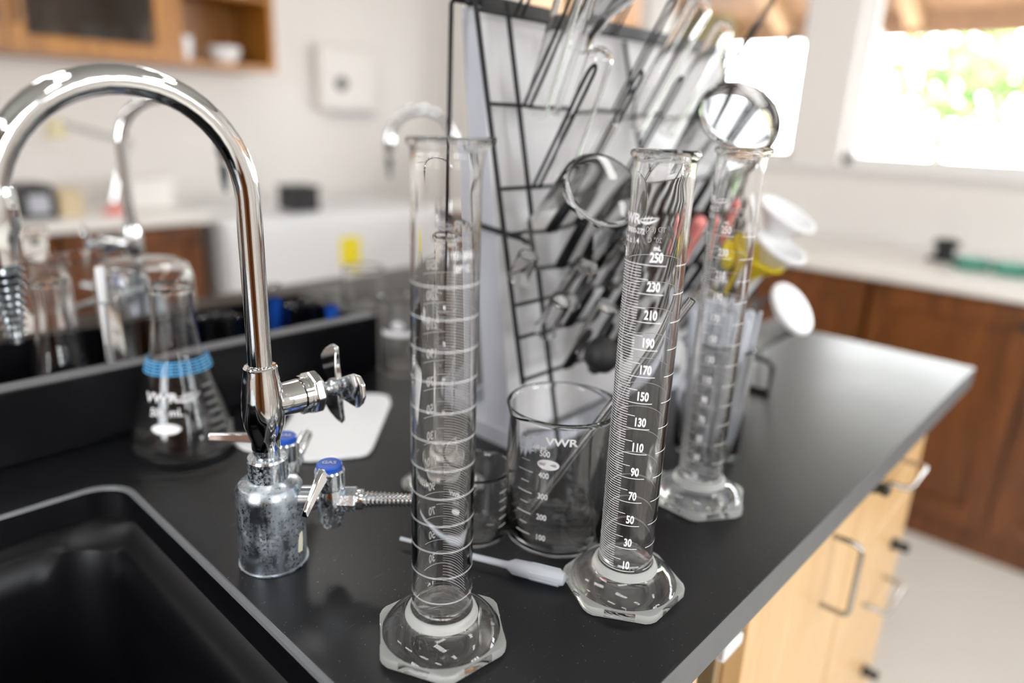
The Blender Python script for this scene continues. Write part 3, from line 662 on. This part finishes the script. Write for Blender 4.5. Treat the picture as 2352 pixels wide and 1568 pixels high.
rod.lathe([(.0033, 0), (.0033, Lr), (.0030, Lr+.0006), (.0016, Lr), (.0014, Lr*.5), (.0014, .001), (.0025, -.0005)], 20, mat=Matrix.Translation(_p0) @ n_)
rod = rod.build('glass_tube', 'glass'); tag(rod, 'thin glass tube leaning out of the large beaker behind the numbered cylinder', 'glass tube')
sb = vessel('beaker', 'small glass beaker just right of the nearest graduated cylinder', 'beaker', (-.034, .132, 0), .0275, .066)
ink = Ink(.0275)
ink.text('VWR', rad(195), .034, .006, sx=1.2, bold=.03); ink.text('100 mL', rad(200), .026, .004); ink.oval(rad(200), .018, .006, .003)
for k in range(5): ink.line(rad(-35), rad(-15), .018+k*.008, .0006)
for k in range(5): ink.line(rad(270), rad(290), .018+k*.008, .0006)
ink_build(ink, sb)
# Erlenmeyer flask profile (local)
def flask_profile(rb, h, rn, hn, wall=.0016, rim=.003, rb2=.008):
    o = [(0, .0005), (rb-rb2, .0005), (rb-rb2*.35, rb2*.25), (rb, rb2), (rb-.0004, rb2*1.5)]
    zc = h-hn
    for k in range(1, 7):
        t = k/7; o.append((rb+(rn-rb)*(t+.03*math.sin(PI*t)), rb2*1.5+(zc-.008-rb2*1.5)*t))
    o += [(rn+.0018, zc-.004), (rn, zc+.006), (rn, h-.008), (rn+rim*.5, h-.005), (rn+rim, h-.0028), (rn+rim*.8, h-.0004), (rn, h), (rn-wall, h-.003)]
    inner = [(max(r-wall*1.05, 0), z) for r, z in o[3:-4]][::-1]; inner = [(r, z) for r, z in inner]
    return o+inner+[(rb-rb2, wall+.001), (0, wall+.001)]
def erlenmeyer(name, label, loc, rb, h, rn, hn, axis=None, group=None, cat='flask'):
    t = thing(name, label, cat, loc, axis, group); MB().lathe(flask_profile(rb, h, rn, hn), 64).build('body', 'glass', t, angle=50); return t
FLK = (-.1405, .4645, 0)
fl = erlenmeyer('conical_flask', 'large conical glass flask with a blue band round its shoulder, standing on the bench', FLK, .0535, .174, .0198, .042)
RF = lambda z: .0532+(.0198-.0530)*max(0, (z-.012))/(.134-.012-.008)*.97+.0008
ink = Ink(RF); va = math.atan2(CAM.y-FLK[1], CAM.x-FLK[0])
ink.text('VWR', va-rad(30), .064, .0125, sx=1.2, bold=.03); ink.leaf(va+rad(8), .067, .026); ink.text('500 mL', va-rad(22), .0505, .0110, sx=1.0, bold=.02); ink.oval(va-rad(22), .0385, .0145, .0055)
for k in range(6): ink.line(va+rad(32), va+rad(50), .030+k*.009, .0006)
ink_build(ink, fl, 'printed_label')
ink = Ink(RF)
for k in range(5): ink.line(va-rad(115), va+rad(115), .0895+k*.003, .0012)
for k in range(14): 
    a0 = va-rad(110)+k*rad(16); ink.poly([(-.0006, 0), (.0006, 0), (.0006, .0135), (-.0006, .0135)], [(0, 1, 2, 3)], a0, .0885)
ink_build(ink, fl, 'blue_band', 'blue_ink')
# beaker at the end of the trough wall
b2 = vessel('beaker', 'glass beaker with a white label patch at the end of the black trough wall', 'beaker', (.176, .497, 0), .031, .108)
ink = Ink(.031); va = math.atan2(CAM.y-.497, CAM.x-.176); ink.oval(va-rad(12), .074, .009, .0065); ink.line(va-rad(60), va+rad(40), .062, .007); ink_build(ink, b2, 'printed_label')
# --- glassware in the trough
yT = .626
def tx(px, py=700): return at(px, py, y=yT).x
big = thing('beaker', 'big upturned glass beaker standing in the trough behind the conical flask', 'beaker', (tx(345, 700)-.001, yT+.004, 0))
R_, H_b = .053, .168
MB().lathe([(R_+.002, .0005), (R_+.002, .003), (R_, .006), (R_, H_b-.018), (R_-.004, H_b-.006), (R_-.014, H_b), (0, H_b), (0, H_b-.002), (R_-.015, H_b-.0022), (R_-.006, H_b-.008), (R_-.002, H_b-.02), (R_-.002, .004), (R_, .0005), (R_+.002, .0005)], 64).build('body', 'glass', big, angle=50)
erlenmeyer('conical_flask', 'conical flask in the trough seen behind the ribbed tap nozzle', (tx(122, 750), yT-.004, 0), .040, .160, .016, .04)
erlenmeyer('conical_flask', 'conical flask in the trough at the left edge of the picture', (tx(122, 750)-.090, yT+.004, 0), .046, .150, .018, .035)
bt = thing('bottle', 'short-necked glass bottle at the back of the bench behind the tap nozzle', 'bottle', (at(92, 640, y=.86).x, .86, 0))
MB().lathe([(0, .0005), (.032, .0005), (.035, .004), (.035, .11), (.030, .125), (.016, .135), (.015, .165), (.018, .166), (.018, .174), (.013, .174), (.013, .137), (.027, .122), (.032, .108), (.032, .005), (0, .004)], 48).build('body', 'glass', bt, angle=50)
MB().lathe([(0, .1745), (.0175, .1745), (.0175, .182), (0, .182)], 32).build('stopper', 'glass', bt)
tb = vessel('beaker', 'wide glass beaker at the back of the bench, left of the upturned one', 'beaker', (at(165, 640, y=.775).x, .775, 0), .045, .155)
# narrow cylinder with a stirring rod
nc = thing('graduated_cylinder', 'narrow glass graduated cylinder in the trough holding a pale stirring stick', 'graduated cylinder', (tx(215, 720)+.004, yT-.044, 0))
MB().lathe([(0, .0005), (.022, .0005), (.022, .004), (.010, .007), (.010, .135), (.0135, .138), (.0125, .139), (.0088, .137), (.0088, .009), (0, .009)], 32).build('body', 'glass', nc, angle=50)
sp = MB().tube([(tx(215, 720)+.001, yT-.044, .0105), (tx(215, 720)-.003, yT-.046, .10), (tx(203, 600)-.004, yT-.048, .176)], [.0025, .0035, .005], 10).build('stirring_stick', 'wplast'); tag(sp, 'pale plastic stirring stick standing in the narrow cylinder', 'stick')
for k, (px, r, h, lb) in enumerate(((505, .0235, .086, 'small glass beaker whose rim shows above the trough wall, left of the tap'), (700, .024, .083, 'small glass beaker whose rim shows above the trough wall, right of the tap'), (835, .036, .080, 'glass beaker on the bench just beyond the trough, below the yellow sticker'))):
    vessel('beaker', lb, 'beaker', (min(tx(px, 735), .131-r-.003), yT, 0) if px < 800 else (at(px, 690, y=.80).x, .80, 0), r, h)
for px, h, lb in ((634, .105, 'glass tube with a blue label in the trough, right beside the tap pipe'), (770, .108, 'glass tube with a blue label near the right end of the trough')):
    t = thing('labelled_tube', lb, 'tube', (at(px, 700, y=.668).x, .672, 0) if px < 700 else (min(at(px, 700, y=.577).x, .116), .577, 0))
    MB().lathe([(0, .0005), (.014, .0005), (.014, .003), (.0085, .005), (.0085, h), (.0105, h+.001), (.0075, h+.002), (.0075, .008), (0, .008)], 32).build('body', 'glass', t, angle=50)
    MB().lathe([(.0088, .03), (.0088, h-.02)], 32).build('label_band', 'blue', t)

# ------------------------------------------------------------------ taps
def gooseneck(parent, T, side=-1, zc=.2846, R=.0722, r=.0086, z0=.150, cap='chrome'):
    pts = [(0, 0, z0+(zc-z0)*k/4) for k in range(4)]
    for k in range(25):
        a = PI*k/24; pts.append((side*(R-R*math.cos(a)), 0, zc+R*math.sin(a)))
    pts.append((side*2*R, 0, zc-.001))
    MB().tube(pts, r, 32).build('spout_pipe', cap, parent)
    x = side*2*R
    MB().lathe([(r+.0002, .016), (r+.0028, .015), (r+.0034, .008), (r+.0034, -.006), (r+.001, -.012), (.0085, -.020), (.0088, -.026), (0, -.026)], 40, mat=Matrix.Translation((x, 0, zc-.0015))).build('collar', cap, parent)
    prof = [(0, 0)]; z = 0; nb = 9
    for k in range(nb):
        rr = .0104-(.0104-.0052)*k/nb; prof += [(rr*.80, z), (rr*.72, z-.0010), (rr, z-.0040)]; z -= .0046
    prof += [(.0042, z), (.0036, z-.004), (0, z-.004)]
    MB().lathe(prof, 32, mat=Matrix.Translation((x, 0, zc-.0277))).build('ribbed_nozzle', 'nozzle_metal', parent)
def arm_m(az, z, tilt=0): return Matrix.Translation((0, 0, z)) @ Matrix.Rotation(rad(az), 4, 'Z') @ Matrix.Rotation(PI/2-rad(tilt), 4, 'Y')
def blade(mb, L0, L1, w0, w1, th, ang, z):
    "one paddle arm of a cross handle in the local xy plane"
    rm = Matrix.Rotation(rad(ang), 4, 'Z')
    n = 8; top = []; 
    for i in range(n+1):
        t = i/n; x = L0+(L1-L0)*t; w = w0+(w1-w0)*min(1, t*1.3); 
        if t > .8: w *= math.sqrt(max(0.05, 1-((t-.8)/.2)**2*.85))
        zz = z+.004*t*t; top.append((x, w/2, zz, th*(1-.35*t)))
    v = []
    for x, w, zz, h in top: v += [(x, -w, zz-h/2), (x, w, zz-h/2), (x, w*.8, zz+h/2), (x, -w*.8, zz+h/2)]
    f = [(0, 1, 2, 3), (4*n+3, 4*n+2, 4*n+1, 4*n)]
    for i in range(n):
        for k in range(4): f.append((4*i+k, 4*i+(k+1) % 4, 4*i+4+(k+1) % 4, 4*i+4+k))
    mb.add(v, f, 0, rm)
def valve_body(parent, az=-3):
    MB().lathe([(0, .0985), (.0105, .0985), (.0105, .1045), (.0118, .1085), (.0148, .118), (.0157, .127), (.0150, .140), (.0132, .155), (.0122, .160), (.0122, .1632), (.0112, .1645), (.0090, .1640), (0, .1640)], 40).build('valve_body', 'chrome', parent, angle=25)
    m = arm_m(az, .1335)
    MB().lathe([(0, .003), (.0105, .003), (.0124, .013), (.0128, .020), (.0132, .029)], 32, mat=m).lathe([(0, .0285), (.0152, .0295), (.0152, .032), (.0144, .0325), (.0144, .0335), (.0152, .034), (.0152, .0365)], 32, mat=m).build('branch', 'chrome', parent)
    MB().lathe([(0, .036), (.0166, .036), (.0174, .0375), (.0174, .043), (.0140, .0460), (0, .0460)], 8, mat=m).build('bonnet_nut', 'chrome', parent, angle=20, bevel=.0008)
    MB().lathe([(.0068, .0458), (.0068, .049), (.0052, .051), (.0052, .054), (.0062, .056), (.0072, .058), (.0072, .0625), (.005, .0645), (0, .0645)], 24, mat=m).build('stem', 'stain2', parent)
    hb = MB()
    for ang in (150, 18, 262): blade(hb, .003, .0335, .0130, .0290, .0066, ang, .0625)
    hb.v = [tuple(m @ Vector(q)) for q in hb.v]
    hb.build('cross_handle', 'chrome', parent, bevel=.0012)
def gas_valve(parent, az, lever_az, lever_len=.030, drop=1.0):
    m = Matrix.Rotation(rad(az), 4, 'Z')
    n = bpy.data.objects.new('gas_valve', None)
    body = MB()
    body.lathe([(0, .020), (.0098, .020), (.0102, .033), (.0082, .036), (.0082, .044)], 24, mat=m @ Matrix.Translation((0, 0, .055)) @ Matrix.Rotation(PI/2, 4, 'Y'))
    vm = m @ Matrix.Translation((.0470, 0, 0))
    body.lathe([(0, .0325), (.0075, .0325), (.0078, .0370), (.0098, .0380), (.0100, .045), (.0112, .050), (.0112, .063), (.0104, .0645), (.0104, .066), (.0116, .067), (.0116, .0800), (.0105, .0815), (0, .0815)], 32, mat=vm)
    body.lathe([(.0095, .050), (.0102, .066), (.0092, .0672), (0, .0672)], 8, mat=m @ Matrix.Translation((0, 0, .055)) @ Matrix.Rotation(PI/2, 4, 'Y'))
    v = body.build('gas_valve', 'stain2', parent)
    barb = [(.0055, .0660)]; x = .067
    barb = [(0, x), (.0078, x), (.0082, x+.002), (.0078, x+.0055), (.0060, x+.006)]; x += .006
    for k in range(13):
        r = .0068-.0018*k/13; barb += [(r*.74, x), (r, x+.0030)]; x += .0033
    barb += [(.0032, x), (.003, x+.003), (0, x+.003)]
    MB().lathe(barb, 24, mat=m @ Matrix.Translation((0, 0, .055)) @ Matrix.Rotation(PI/2, 4, 'Y')).build('hose_barb', 'chrome2', v, angle=20)
    MB().lathe([(0, .0815), (.0096, .0815), (.0100, .0825), (.0100, .0850), (.0090, .0862), (0, .0864)], 32, mat=vm).build('blue_button', 'blue', v)
    tv, tf = text_geo('GAS', .0060, .02); tm = vm @ Matrix.Rotation(rad(-45-az), 4, 'Z')
    q = MB(); q.add([(a, b-.0018, .08655) for a, b, c in tv], tf, 0, tm); q.build('lettering', 'panel', v, smooth=False)
    # lever wedge dropping from the button to the front
    o = vm @ Vector((0, 0, .0845)); d = Vector((math.cos(rad(lever_az)), math.sin(rad(lever_az)), 0)); p = Vector((-d.y, d.x, 0))
    lv = MB(); secs = []
    for t, w, h, dz in ((.0030, .0060, .003, .0), (.010, .0056, .0050, -.002), (.020, .0044, .0045, -.0095*drop), (lever_len, .0030, .0034, -.0215*drop)):
        c = o+d*t+Vector((0, 0, dz)); secs.append([c-p*w-Vector((0, 0, h)), c+p*w-Vector((0, 0, h)), c+p*w*.45+Vector((0, 0, h*.6)), c-p*w*.45+Vector((0, 0, h*.6))])
    for s in secs: lv.v += [tuple(x) for x in s]
    nS = len(secs); lv.f += [(0, 1, 2, 3), (4*nS-1, 4*nS-2, 4*nS-3, 4*nS-4)]
    for i in range(nS-1):
        for k in range(4): lv.f.append((4*i+k, 4*i+(k+1) % 4, 4*i+4+(k+1) % 4, 4*i+4+k))
    lv.m = [0]*len(lv.f); lv.build('lever', 'chrome', v, bevel=.0008)
    return v
TP = (-.1765, .2165, 0)
tap = thing('laboratory_tap', 'chrome gooseneck laboratory tap on a stained round turret with two blue-capped gas valves', 'tap', TP)
MB().lathe([(0, .0004), (.0268, .0004), (.0268, .0016), (.0256, .0022), (.0254, .0600), (.0250, .0650), (.0225, .0690), (.0165, .0720), (.0152, .0735), (0, .0735)], 64).build('turret', 'stain', tap, angle=30)
MB().lathe([(.0150, .0700), (.0150, .0895), (.0142, .0912), (.0100, .0914), (.0098, .0990), (0, .0990)], 48).build('neck_ring', 'stain2', tap, angle=25)
valve_body(tap); gooseneck(tap, TP)
gas_valve(tap, -45, -158, .033, 1.15); gas_valve(tap, 45, 140, .060, -.12)
va = math.atan2(CAM.y-TP[1], CAM.x-TP[0])
ink = Ink(lambda z: .0256)
ink.poly([(-.0035, -.008), (.0018, -.009), (.0034, .001), (.0032, .0085), (-.0008, .0075), (-.0024, .003)], [(0, 1, 2, 3, 4, 5)], va+rad(52), .0215); ink_build(ink, tap, 'sticker_remnant', 'paper')
def far_tap(loc, label, side=1, rz=0):
    t = thing('laboratory_tap', label, 'tap', loc, (0, 0, rz))
    MB().lathe([(0, .0004), (.0268, .0004), (.0256, .0022), (.0254, .0600), (.0165, .0720), (.0150, .0735), (.0150, .0895), (.0098, .0914), (.0098, .0990), (0, .0990)], 40).build('turret', 'stain', t)
    valve_body(t, 180); gooseneck(t, loc, side); gas_valve(t, -135, 150, .03); gas_valve(t, 135, -60, .03)
    return t
far_tap((-.004, .955, 0), 'second gooseneck tap beyond the trough, its spout turned away to the right', 1, rad(-20))
far_tap((.69, .96, 0), 'gooseneck tap farthest back on the bench, behind the nearest graduated cylinder', -1, rad(-30))

# ------------------------------------------------------------------ drying rack
GX0, GX1 = .087, .62
def gy(z): return .171+.226*z
rk = thing('drying_rack', 'black wire glassware drying rack with a grey backing panel and angled pegs', 'drying rack', (0, 0, 0))
wr = .0022
def wire(name, pts, r=wr, n=10): return MB().tube(pts, r, n).build(name, 'black', rk)
ZT = .452
for x in (.087, .130):
    wire('upright', [(x, gy(.004 if x > .1 else .09), .004 if x > .1 else .09), (x, gy(ZT), ZT)], .0026)
for x in (GX1-.043, GX1): wire('upright', [(x, gy(.004), .004), (x, gy(ZT), ZT)], .0026)
rows_long = [.357, .279]; rows_short = [.236, .201, .168, .136]
for z in [.440]+rows_long+rows_short+[.094]:
    wire('crossbar', [(GX0, gy(z), z), (GX1, gy(z), z)], .0020)
wire('frame_leg', [(.087, gy(.452), .452), (.087, .302, .450), (.087, .305, .447), (.087, .310, .0048)], .0024)
wire('frame_leg', [(GX1, gy(.452), .452), (GX1, .302, .450), (GX1, .305, .447), (GX1-.022, .312, .0048)], .0024)
wire('brace', [(.087, .308, .245), (.130, gy(.225), .225)], .0030); wire('brace', [(GX1, .308, .245), (GX1-.043, gy(.225), .225)], .0030)
wire('foot_loop', [(.49, gy(.05), .046), (.49, .108, .046), (.49, .100, .040), (.49, .100, .003), (.49, gy(0), .003)], .0036)
wire('back_wire', [at(1434, 95, y=.285), at(1470, 345, y=.262)], .0028)
wire('top_wire', [(.087, .302, .4505), (GX1, .302, .4505)], .0024)
# long wire peg = one bent wire loop
peg_d = Vector((0, -.063, .113)).normalized()
def loop_peg(L, w, r, name='peg'):
    n = 8; pts = [Vector((-w, 0, 0))]+[Vector((-w, 0, 0))+peg_d*L*k/3 for k in range(1, 4)]
    for k in range(1, n):
        a = PI*k/n; pts.append(Vector((-w*math.cos(a), 0, 0))+peg_d*(L+w*1.8*math.sin(a)))
    pts += [Vector((w, 0, 0))+peg_d*L*k/3 for k in range(3, -1, -1)]
    return MB().tube(pts, r, 8).build(name, 'black', rk)
first = None
for z in [.440]+rows_long:
    for x in {.440: (.142, .300, .416, .61), .357: (.139, .290, .355, .49, .60), .279: (.138, .215, .291, .43, .50, .56)}[z]:
        if first is None: first = loop_peg(.122, .0050, .0017); o = first
        else: o = first.copy(); COL.objects.link(o)
        o.location = (x, gy(z)-.003, z)
first = None
for i, z in enumerate(rows_short+[.094]):
    for k in range(11):
        x = .155+k*.040+(i % 2)*.010
        if x > GX1-.01: continue
        if first is None: first = loop_peg(.044, .0036, .0040); o = first
        else: o = first.copy(); COL.objects.link(o)
        o.location = (x, gy(z)-.003, z)
# grey folded backing panel
def pan_y(z): return .222+.158*z
zb, zt_ = .012, .448
bp = MB().add([(.110, pan_y(zb), zb), (GX1-.01, pan_y(zb), zb), (GX1-.01, pan_y(zt_), zt_), (.110, pan_y(zt_), zt_), (.110, pan_y(zb)+.042, zb), (GX1-.01, pan_y(zb)+.042, zb), (GX1-.01, pan_y(zt_)+.024, zt_), (.110, pan_y(zt_)+.024, zt_)],
    [(0, 1, 2, 3), (5, 4, 7, 6), (4, 0, 3, 7), (1, 5, 6, 2), (3, 2, 6, 7), (4, 5, 1, 0)])
bp.m = [1, 0, 0, 0, 0, 0]
bp.build('backing_panel', ['panel', 'panel_face'], rk, smooth=False, bevel=.0015)
box('top_channel', 'black', .113, pan_y(zt_)-.004, zt_-.004, GX1-.013, pan_y(zt_)+.020, zt_+.010, rk, bevel=.001)
trb = MB().box(.104, .200, .0004, .60, .345, .004).box(.104, .200, .004, .108, .345, .020).box(.596, .200, .004, .60, .345, .020).box(.108, .200, .004, .596, .204, .020).box(.108, .341, .004, .596, .345, .020)
tag(trb.build('drip_tray', 'panel', smooth=False), 'shallow light grey drip tray under the wire drying rack', 'tray')

# glassware hanging on the pegs: local z runs from the open mouth to the closed end
def on_rack(name, label, cat, p_open, p_closed, prof, mat='glass', group=None, n=40, extra=None):
    a, b = Vector(p_open), Vector(p_closed)
    t = thing(name, label, cat, a, aim(a, b), group)
    MB().lathe(prof, n).build('body', mat, t, angle=50)
    if extra: extra(t)
    return t
def tt_prof(R, L, wall=.0017):
    o = [(R+.0012, 0), (R+.0014, .0012), (R, .003), (R, L-R)]+[(R*math.cos(a), L-R+R*math.sin(a)) for a in [PI/2*k/8 for k in range(1, 8)]]+[(0, L)]
    r = R-wall; i = [(0, L-wall)]+[(r*math.cos(a), L-R+r*math.sin(a)) for a in [PI/2*k/8 for k in range(7, 0, -1)]]+[(r, L-R), (r, .003), (R+.0012, 0)]
    return o+i
def bk_prof(R, L, wall=.0014, c=None):
    c = c or R*.16
    return [(R+.0016, 0), (R+.002, .001), (R, .004), (R, L-c), (R-c*.3, L-c*.3), (R-c, L), (0, L), (0, L-.0026), (R-c, L-.0026), (R-wall-c*.2, L-c*.5), (R-wall, L-c-.001), (R-wall, .003), (R+.0016, 0)]
def ends(px0, py0, y0, px1, py1, y1): return at(px0, py0, y=y0), at(px1, py1, y=y1)
def hang(nm, lb, e, R, cat='test tube', kind='tt', **k):
    L = (e[1]-e[0]).length; return on_rack(nm, lb, cat, e[0], e[1], tt_prof(R, L) if kind == 'tt' else bk_prof(R, L), **k)
hang('test_tube', 'domed glass test tube on the rack just left of the numbered cylinder top', ends(1285, 405, .219, 1387, 108, .157), .0128)
hang('test_tube', 'longest glass test tube on the rack, its domed end touching the picture top', ends(1452, 290, .226, 1620, -8, .157), .0140, extra=lambda t: None)
hang('test_tube', 'glass test tube at the right of the rack with a bright white streak', ends(1528, 300, .228, 1672, 52, .157), .0122)
hang('test_tube', 'small narrow test tube with its tip below the longest tube', ends(1345, 400, .222, 1412, 275, .192), .0062)
hang('test_tube', 'glass test tube at the upper left of the rack, its open mouth showing low', ends(1230, 252, .248, 1322, -60, .17), .0122)
rd = ends(1276, 262, .226, 1372, -30, .160)
tag(MB().tube([rd[0], rd[1]], .0028, 12).build('glass_rod', 'glass'), 'slim glass rod leaning on the upper pegs of the rack', 'glass rod')
e = ends(1325, 96, .236, 1428, -70, .175); L = .105
on_rack('conical_flask', 'upturned conical flask on the top pegs, its mouth just showing', 'flask', e[0], e[1], [(a, b) for a, b in flask_profile(.034, L, .014, .026)], extra=None).children[0].data.transform(Matrix.Translation((0, 0, L)) @ Matrix.Scale(-1, 4, (0, 0, 1)))
hang('beaker', 'upturned glass beaker hanging on the middle pegs of the rack', ends(1285, 560, .196, 1388, 432, .120), .0385, cat='beaker', kind='bk')
hang('beaker', 'large upturned glass beaker at the upper right of the rack, against the bright window', ends(1590, 440, .185, 1704, 262, .095), .0445, cat='beaker', kind='bk')
def cap(t): MB().lathe([(.0290, .1005), (.0365, .1005), (.0385, .103), (.0375, .1075), (.030, .109), (.026, .106), (.014, .105), (.012, .109), (0, .1095), (0, .1015), (.02, .1012), (.0290, .1005)], 40).build('cap', 'wplast', t)
a_, b_2 = ends(1700, 772, .165, 1812, 712, .10)
on_rack('jar', 'glass jar with a wide white lid tilted at the right end of the rack', 'jar', b_2+(a_-b_2).normalized()*.10, b_2, bk_prof(.031, .10), extra=cap)
def funnel_prof(R, d=.035, st=.04, w=.0022): return [(.004, 0), (.005, st), (R, st+d), (R+.003, st+d+.001), (R+.003, st+d+.005), (R-.001, st+d+.005), (R-w, st+d), (.003, st), (.002, 0), (.004, 0)]
for (px, py, y, R, mt_, lb) in ((1806, 496, .105, .036, 'wplast', 'white plastic funnel at the right of the rack, uppermost of the funnels'), (1790, 572, .095, .031, 'wplast', 'white plastic funnel hanging just above the yellow one'), (1742, 590, .115, .031, 'ypl', 'bright yellow plastic funnel on the right pegs of the rack')):
    b = at(px, py, y=y); dd = Vector((.18, -.50, .72)).normalized() if False else peg_d
    on_rack('funnel', lb, 'funnel', b-dd*.075, b, funnel_prof(R), mt_)
hang('test_tube', 'pinkish red plastic tube hanging behind the numbered cylinder, the left one', ends(1560, 595, .185, 1612, 500, .145), .0080, mat='red')
hang('test_tube', 'pinkish red plastic tube seen through the farther cylinder, the right one', ends(1640, 560, .18, 1698, 462, .14), .0085, mat='red')
e = ends(1668, 610, .155, 1690, 548, .13); tag(MB().lathe([(0, 0), (.014, 0), (.016, .002), (.016, .026), (.010, .030), (0, .030)], 28, mat=Matrix.Translation(e[0]) @ aim(*e).to_matrix().to_4x4()).build('yellow_stopper', 'yellow'), 'yellow plastic stopper on a peg behind the farther cylinder', 'stopper')
e = ends(1362, 850, .150, 1392, 800, .135)
tag(MB().lathe([(0, 0), (.006, 0), (.007, .004), (.016, .012), (.019, .022), (.016, .033), (.008, .040), (0, .041)], 28, mat=Matrix.Translation(e[0]) @ aim(*e).to_matrix().to_4x4()).build('rubber_bulb', 'rubber'), 'black rubber bulb on a low peg of the rack, above the large beaker', 'rubber bulb')
# more small ware on the lower pegs
rest = [(1300, 690, .178, 1350, 610, .15, .013), (1340, 800, .17, 1395, 700, .14, .012), (1400, 640, .175, 1450, 560, .145, .014), (1500, 640, .175, 1560, 540, .14, .015), (1560, 760, .165, 1620, 680, .135, .015), (1190, 640, .20, 1215, 585, .185, .010), (1250, 760, .175, 1290, 690, .15, .010)]
lbs = ['short glass vial on the low pegs just below the hanging beaker', 'glass vial on the low pegs beside the black rubber bulb', 'glass vial on the low pegs at the left edge of the numbered cylinder', 'glass vial on the low pegs behind the numbered cylinder', 'glass vial on the low pegs between the two right cylinders', 'tiny glass vial by the left upright of the rack', 'small glass vial on the lowest pegs, left of the rubber bulb']
for q, lb in zip(rest, lbs): hang('vial', lb, ends(*q[:6]), q[6], cat='vial', kind='bk')

# ------------------------------------------------------------------ jar of pipettes, lying pipette
def pip_mb(L=.155):
    return [(.0016, 0), (.0016, L*.30), (.0026, L*.34), (.0028, L*.62), (.0030, L*.66), (.0062, L*.70), (.0066, L*.80), (.0066, L*.95), (.0050, L*.985), (0, L), (0, L-.0008), (.0044, L*.98), (.0059, L*.94), (.0059, L*.72), (.0020, L*.66), (.0018, L*.34), (.0010, L*.30), (.0010, 0), (.0016, 0)]
JP = (.270, .076, 0)
vessel('jar', 'tall clear glass jar packed with white pipettes behind the farther cylinder', 'jar', JP, .037, .125)
proto = None
for k in range(26):
    a = k*2.4; r0 = .004+.020*math.sqrt((k+.5)/20); r1 = r0*1.25+.004
    b = Vector((JP[0]+r0*math.cos(a), JP[1]+r0*math.sin(a), .006+.0012*(k % 3))); c = Vector((JP[0]+r1*math.cos(a+.25), JP[1]+r1*math.sin(a+.25), .150))
    Lk = .150+.012*((k*7) % 5)/4
    if proto is None:
        proto = MB().lathe(pip_mb(), 16).build('plastic_pipette', 'pipette'); o = proto
    else: o = proto.copy(); COL.objects.link(o)
    if k % 2: b, c = b+(c-b).normalized()*.156, b
    o.location = b; o.rotation_mode = 'QUATERNION'; o.rotation_quaternion = aim(b, c)
    tag(o, 'translucent white plastic pipette standing in the packed glass jar', 'pipette', 'pipettes in the jar')
pa, pb = at(920, 1236, z=.0068), at(1302, 1331, z=.0073)
prof = pip_mb((pb-pa).length)
lp = thing('plastic_pipette', 'translucent white plastic pipette lying on the black bench, its ribbed bulb to the right', 'pipette', pa, aim(pa, pb))
MB().lathe(prof, 24).build('body', 'pipette', lp)
Lp = (pb-pa).length; fn = MB()
for k in range(8):
    a = 2*PI*k/8; fn.tube([(.0066*math.cos(a), .0066*math.sin(a), Lp*.80), (.0066*math.cos(a), .0066*math.sin(a), Lp*.96)], .0005, 6)
fn.build('ribs', 'pipette', lp)
# white plastic scoop board
pts = [(532, 1016), (528, 1006), (540, 998), (640, 1000), (668, 960), (694, 916), (712, 906), (870, 906), (893, 911), (898, 926), (856, 1030), (846, 1043), (830, 1047), (712, 1058), (640, 1052), (560, 1032)]
P = [at(px, py, z=.003) for px, py in pts]
ws = MB().prism([(p.x, p.y) for p in P], .0008, .0050).build('plastic_board', 'wplast', smooth=False, bevel=.0018)
tag(ws, 'white plastic board with rounded corners lying on the bench behind the tap', 'plastic board')
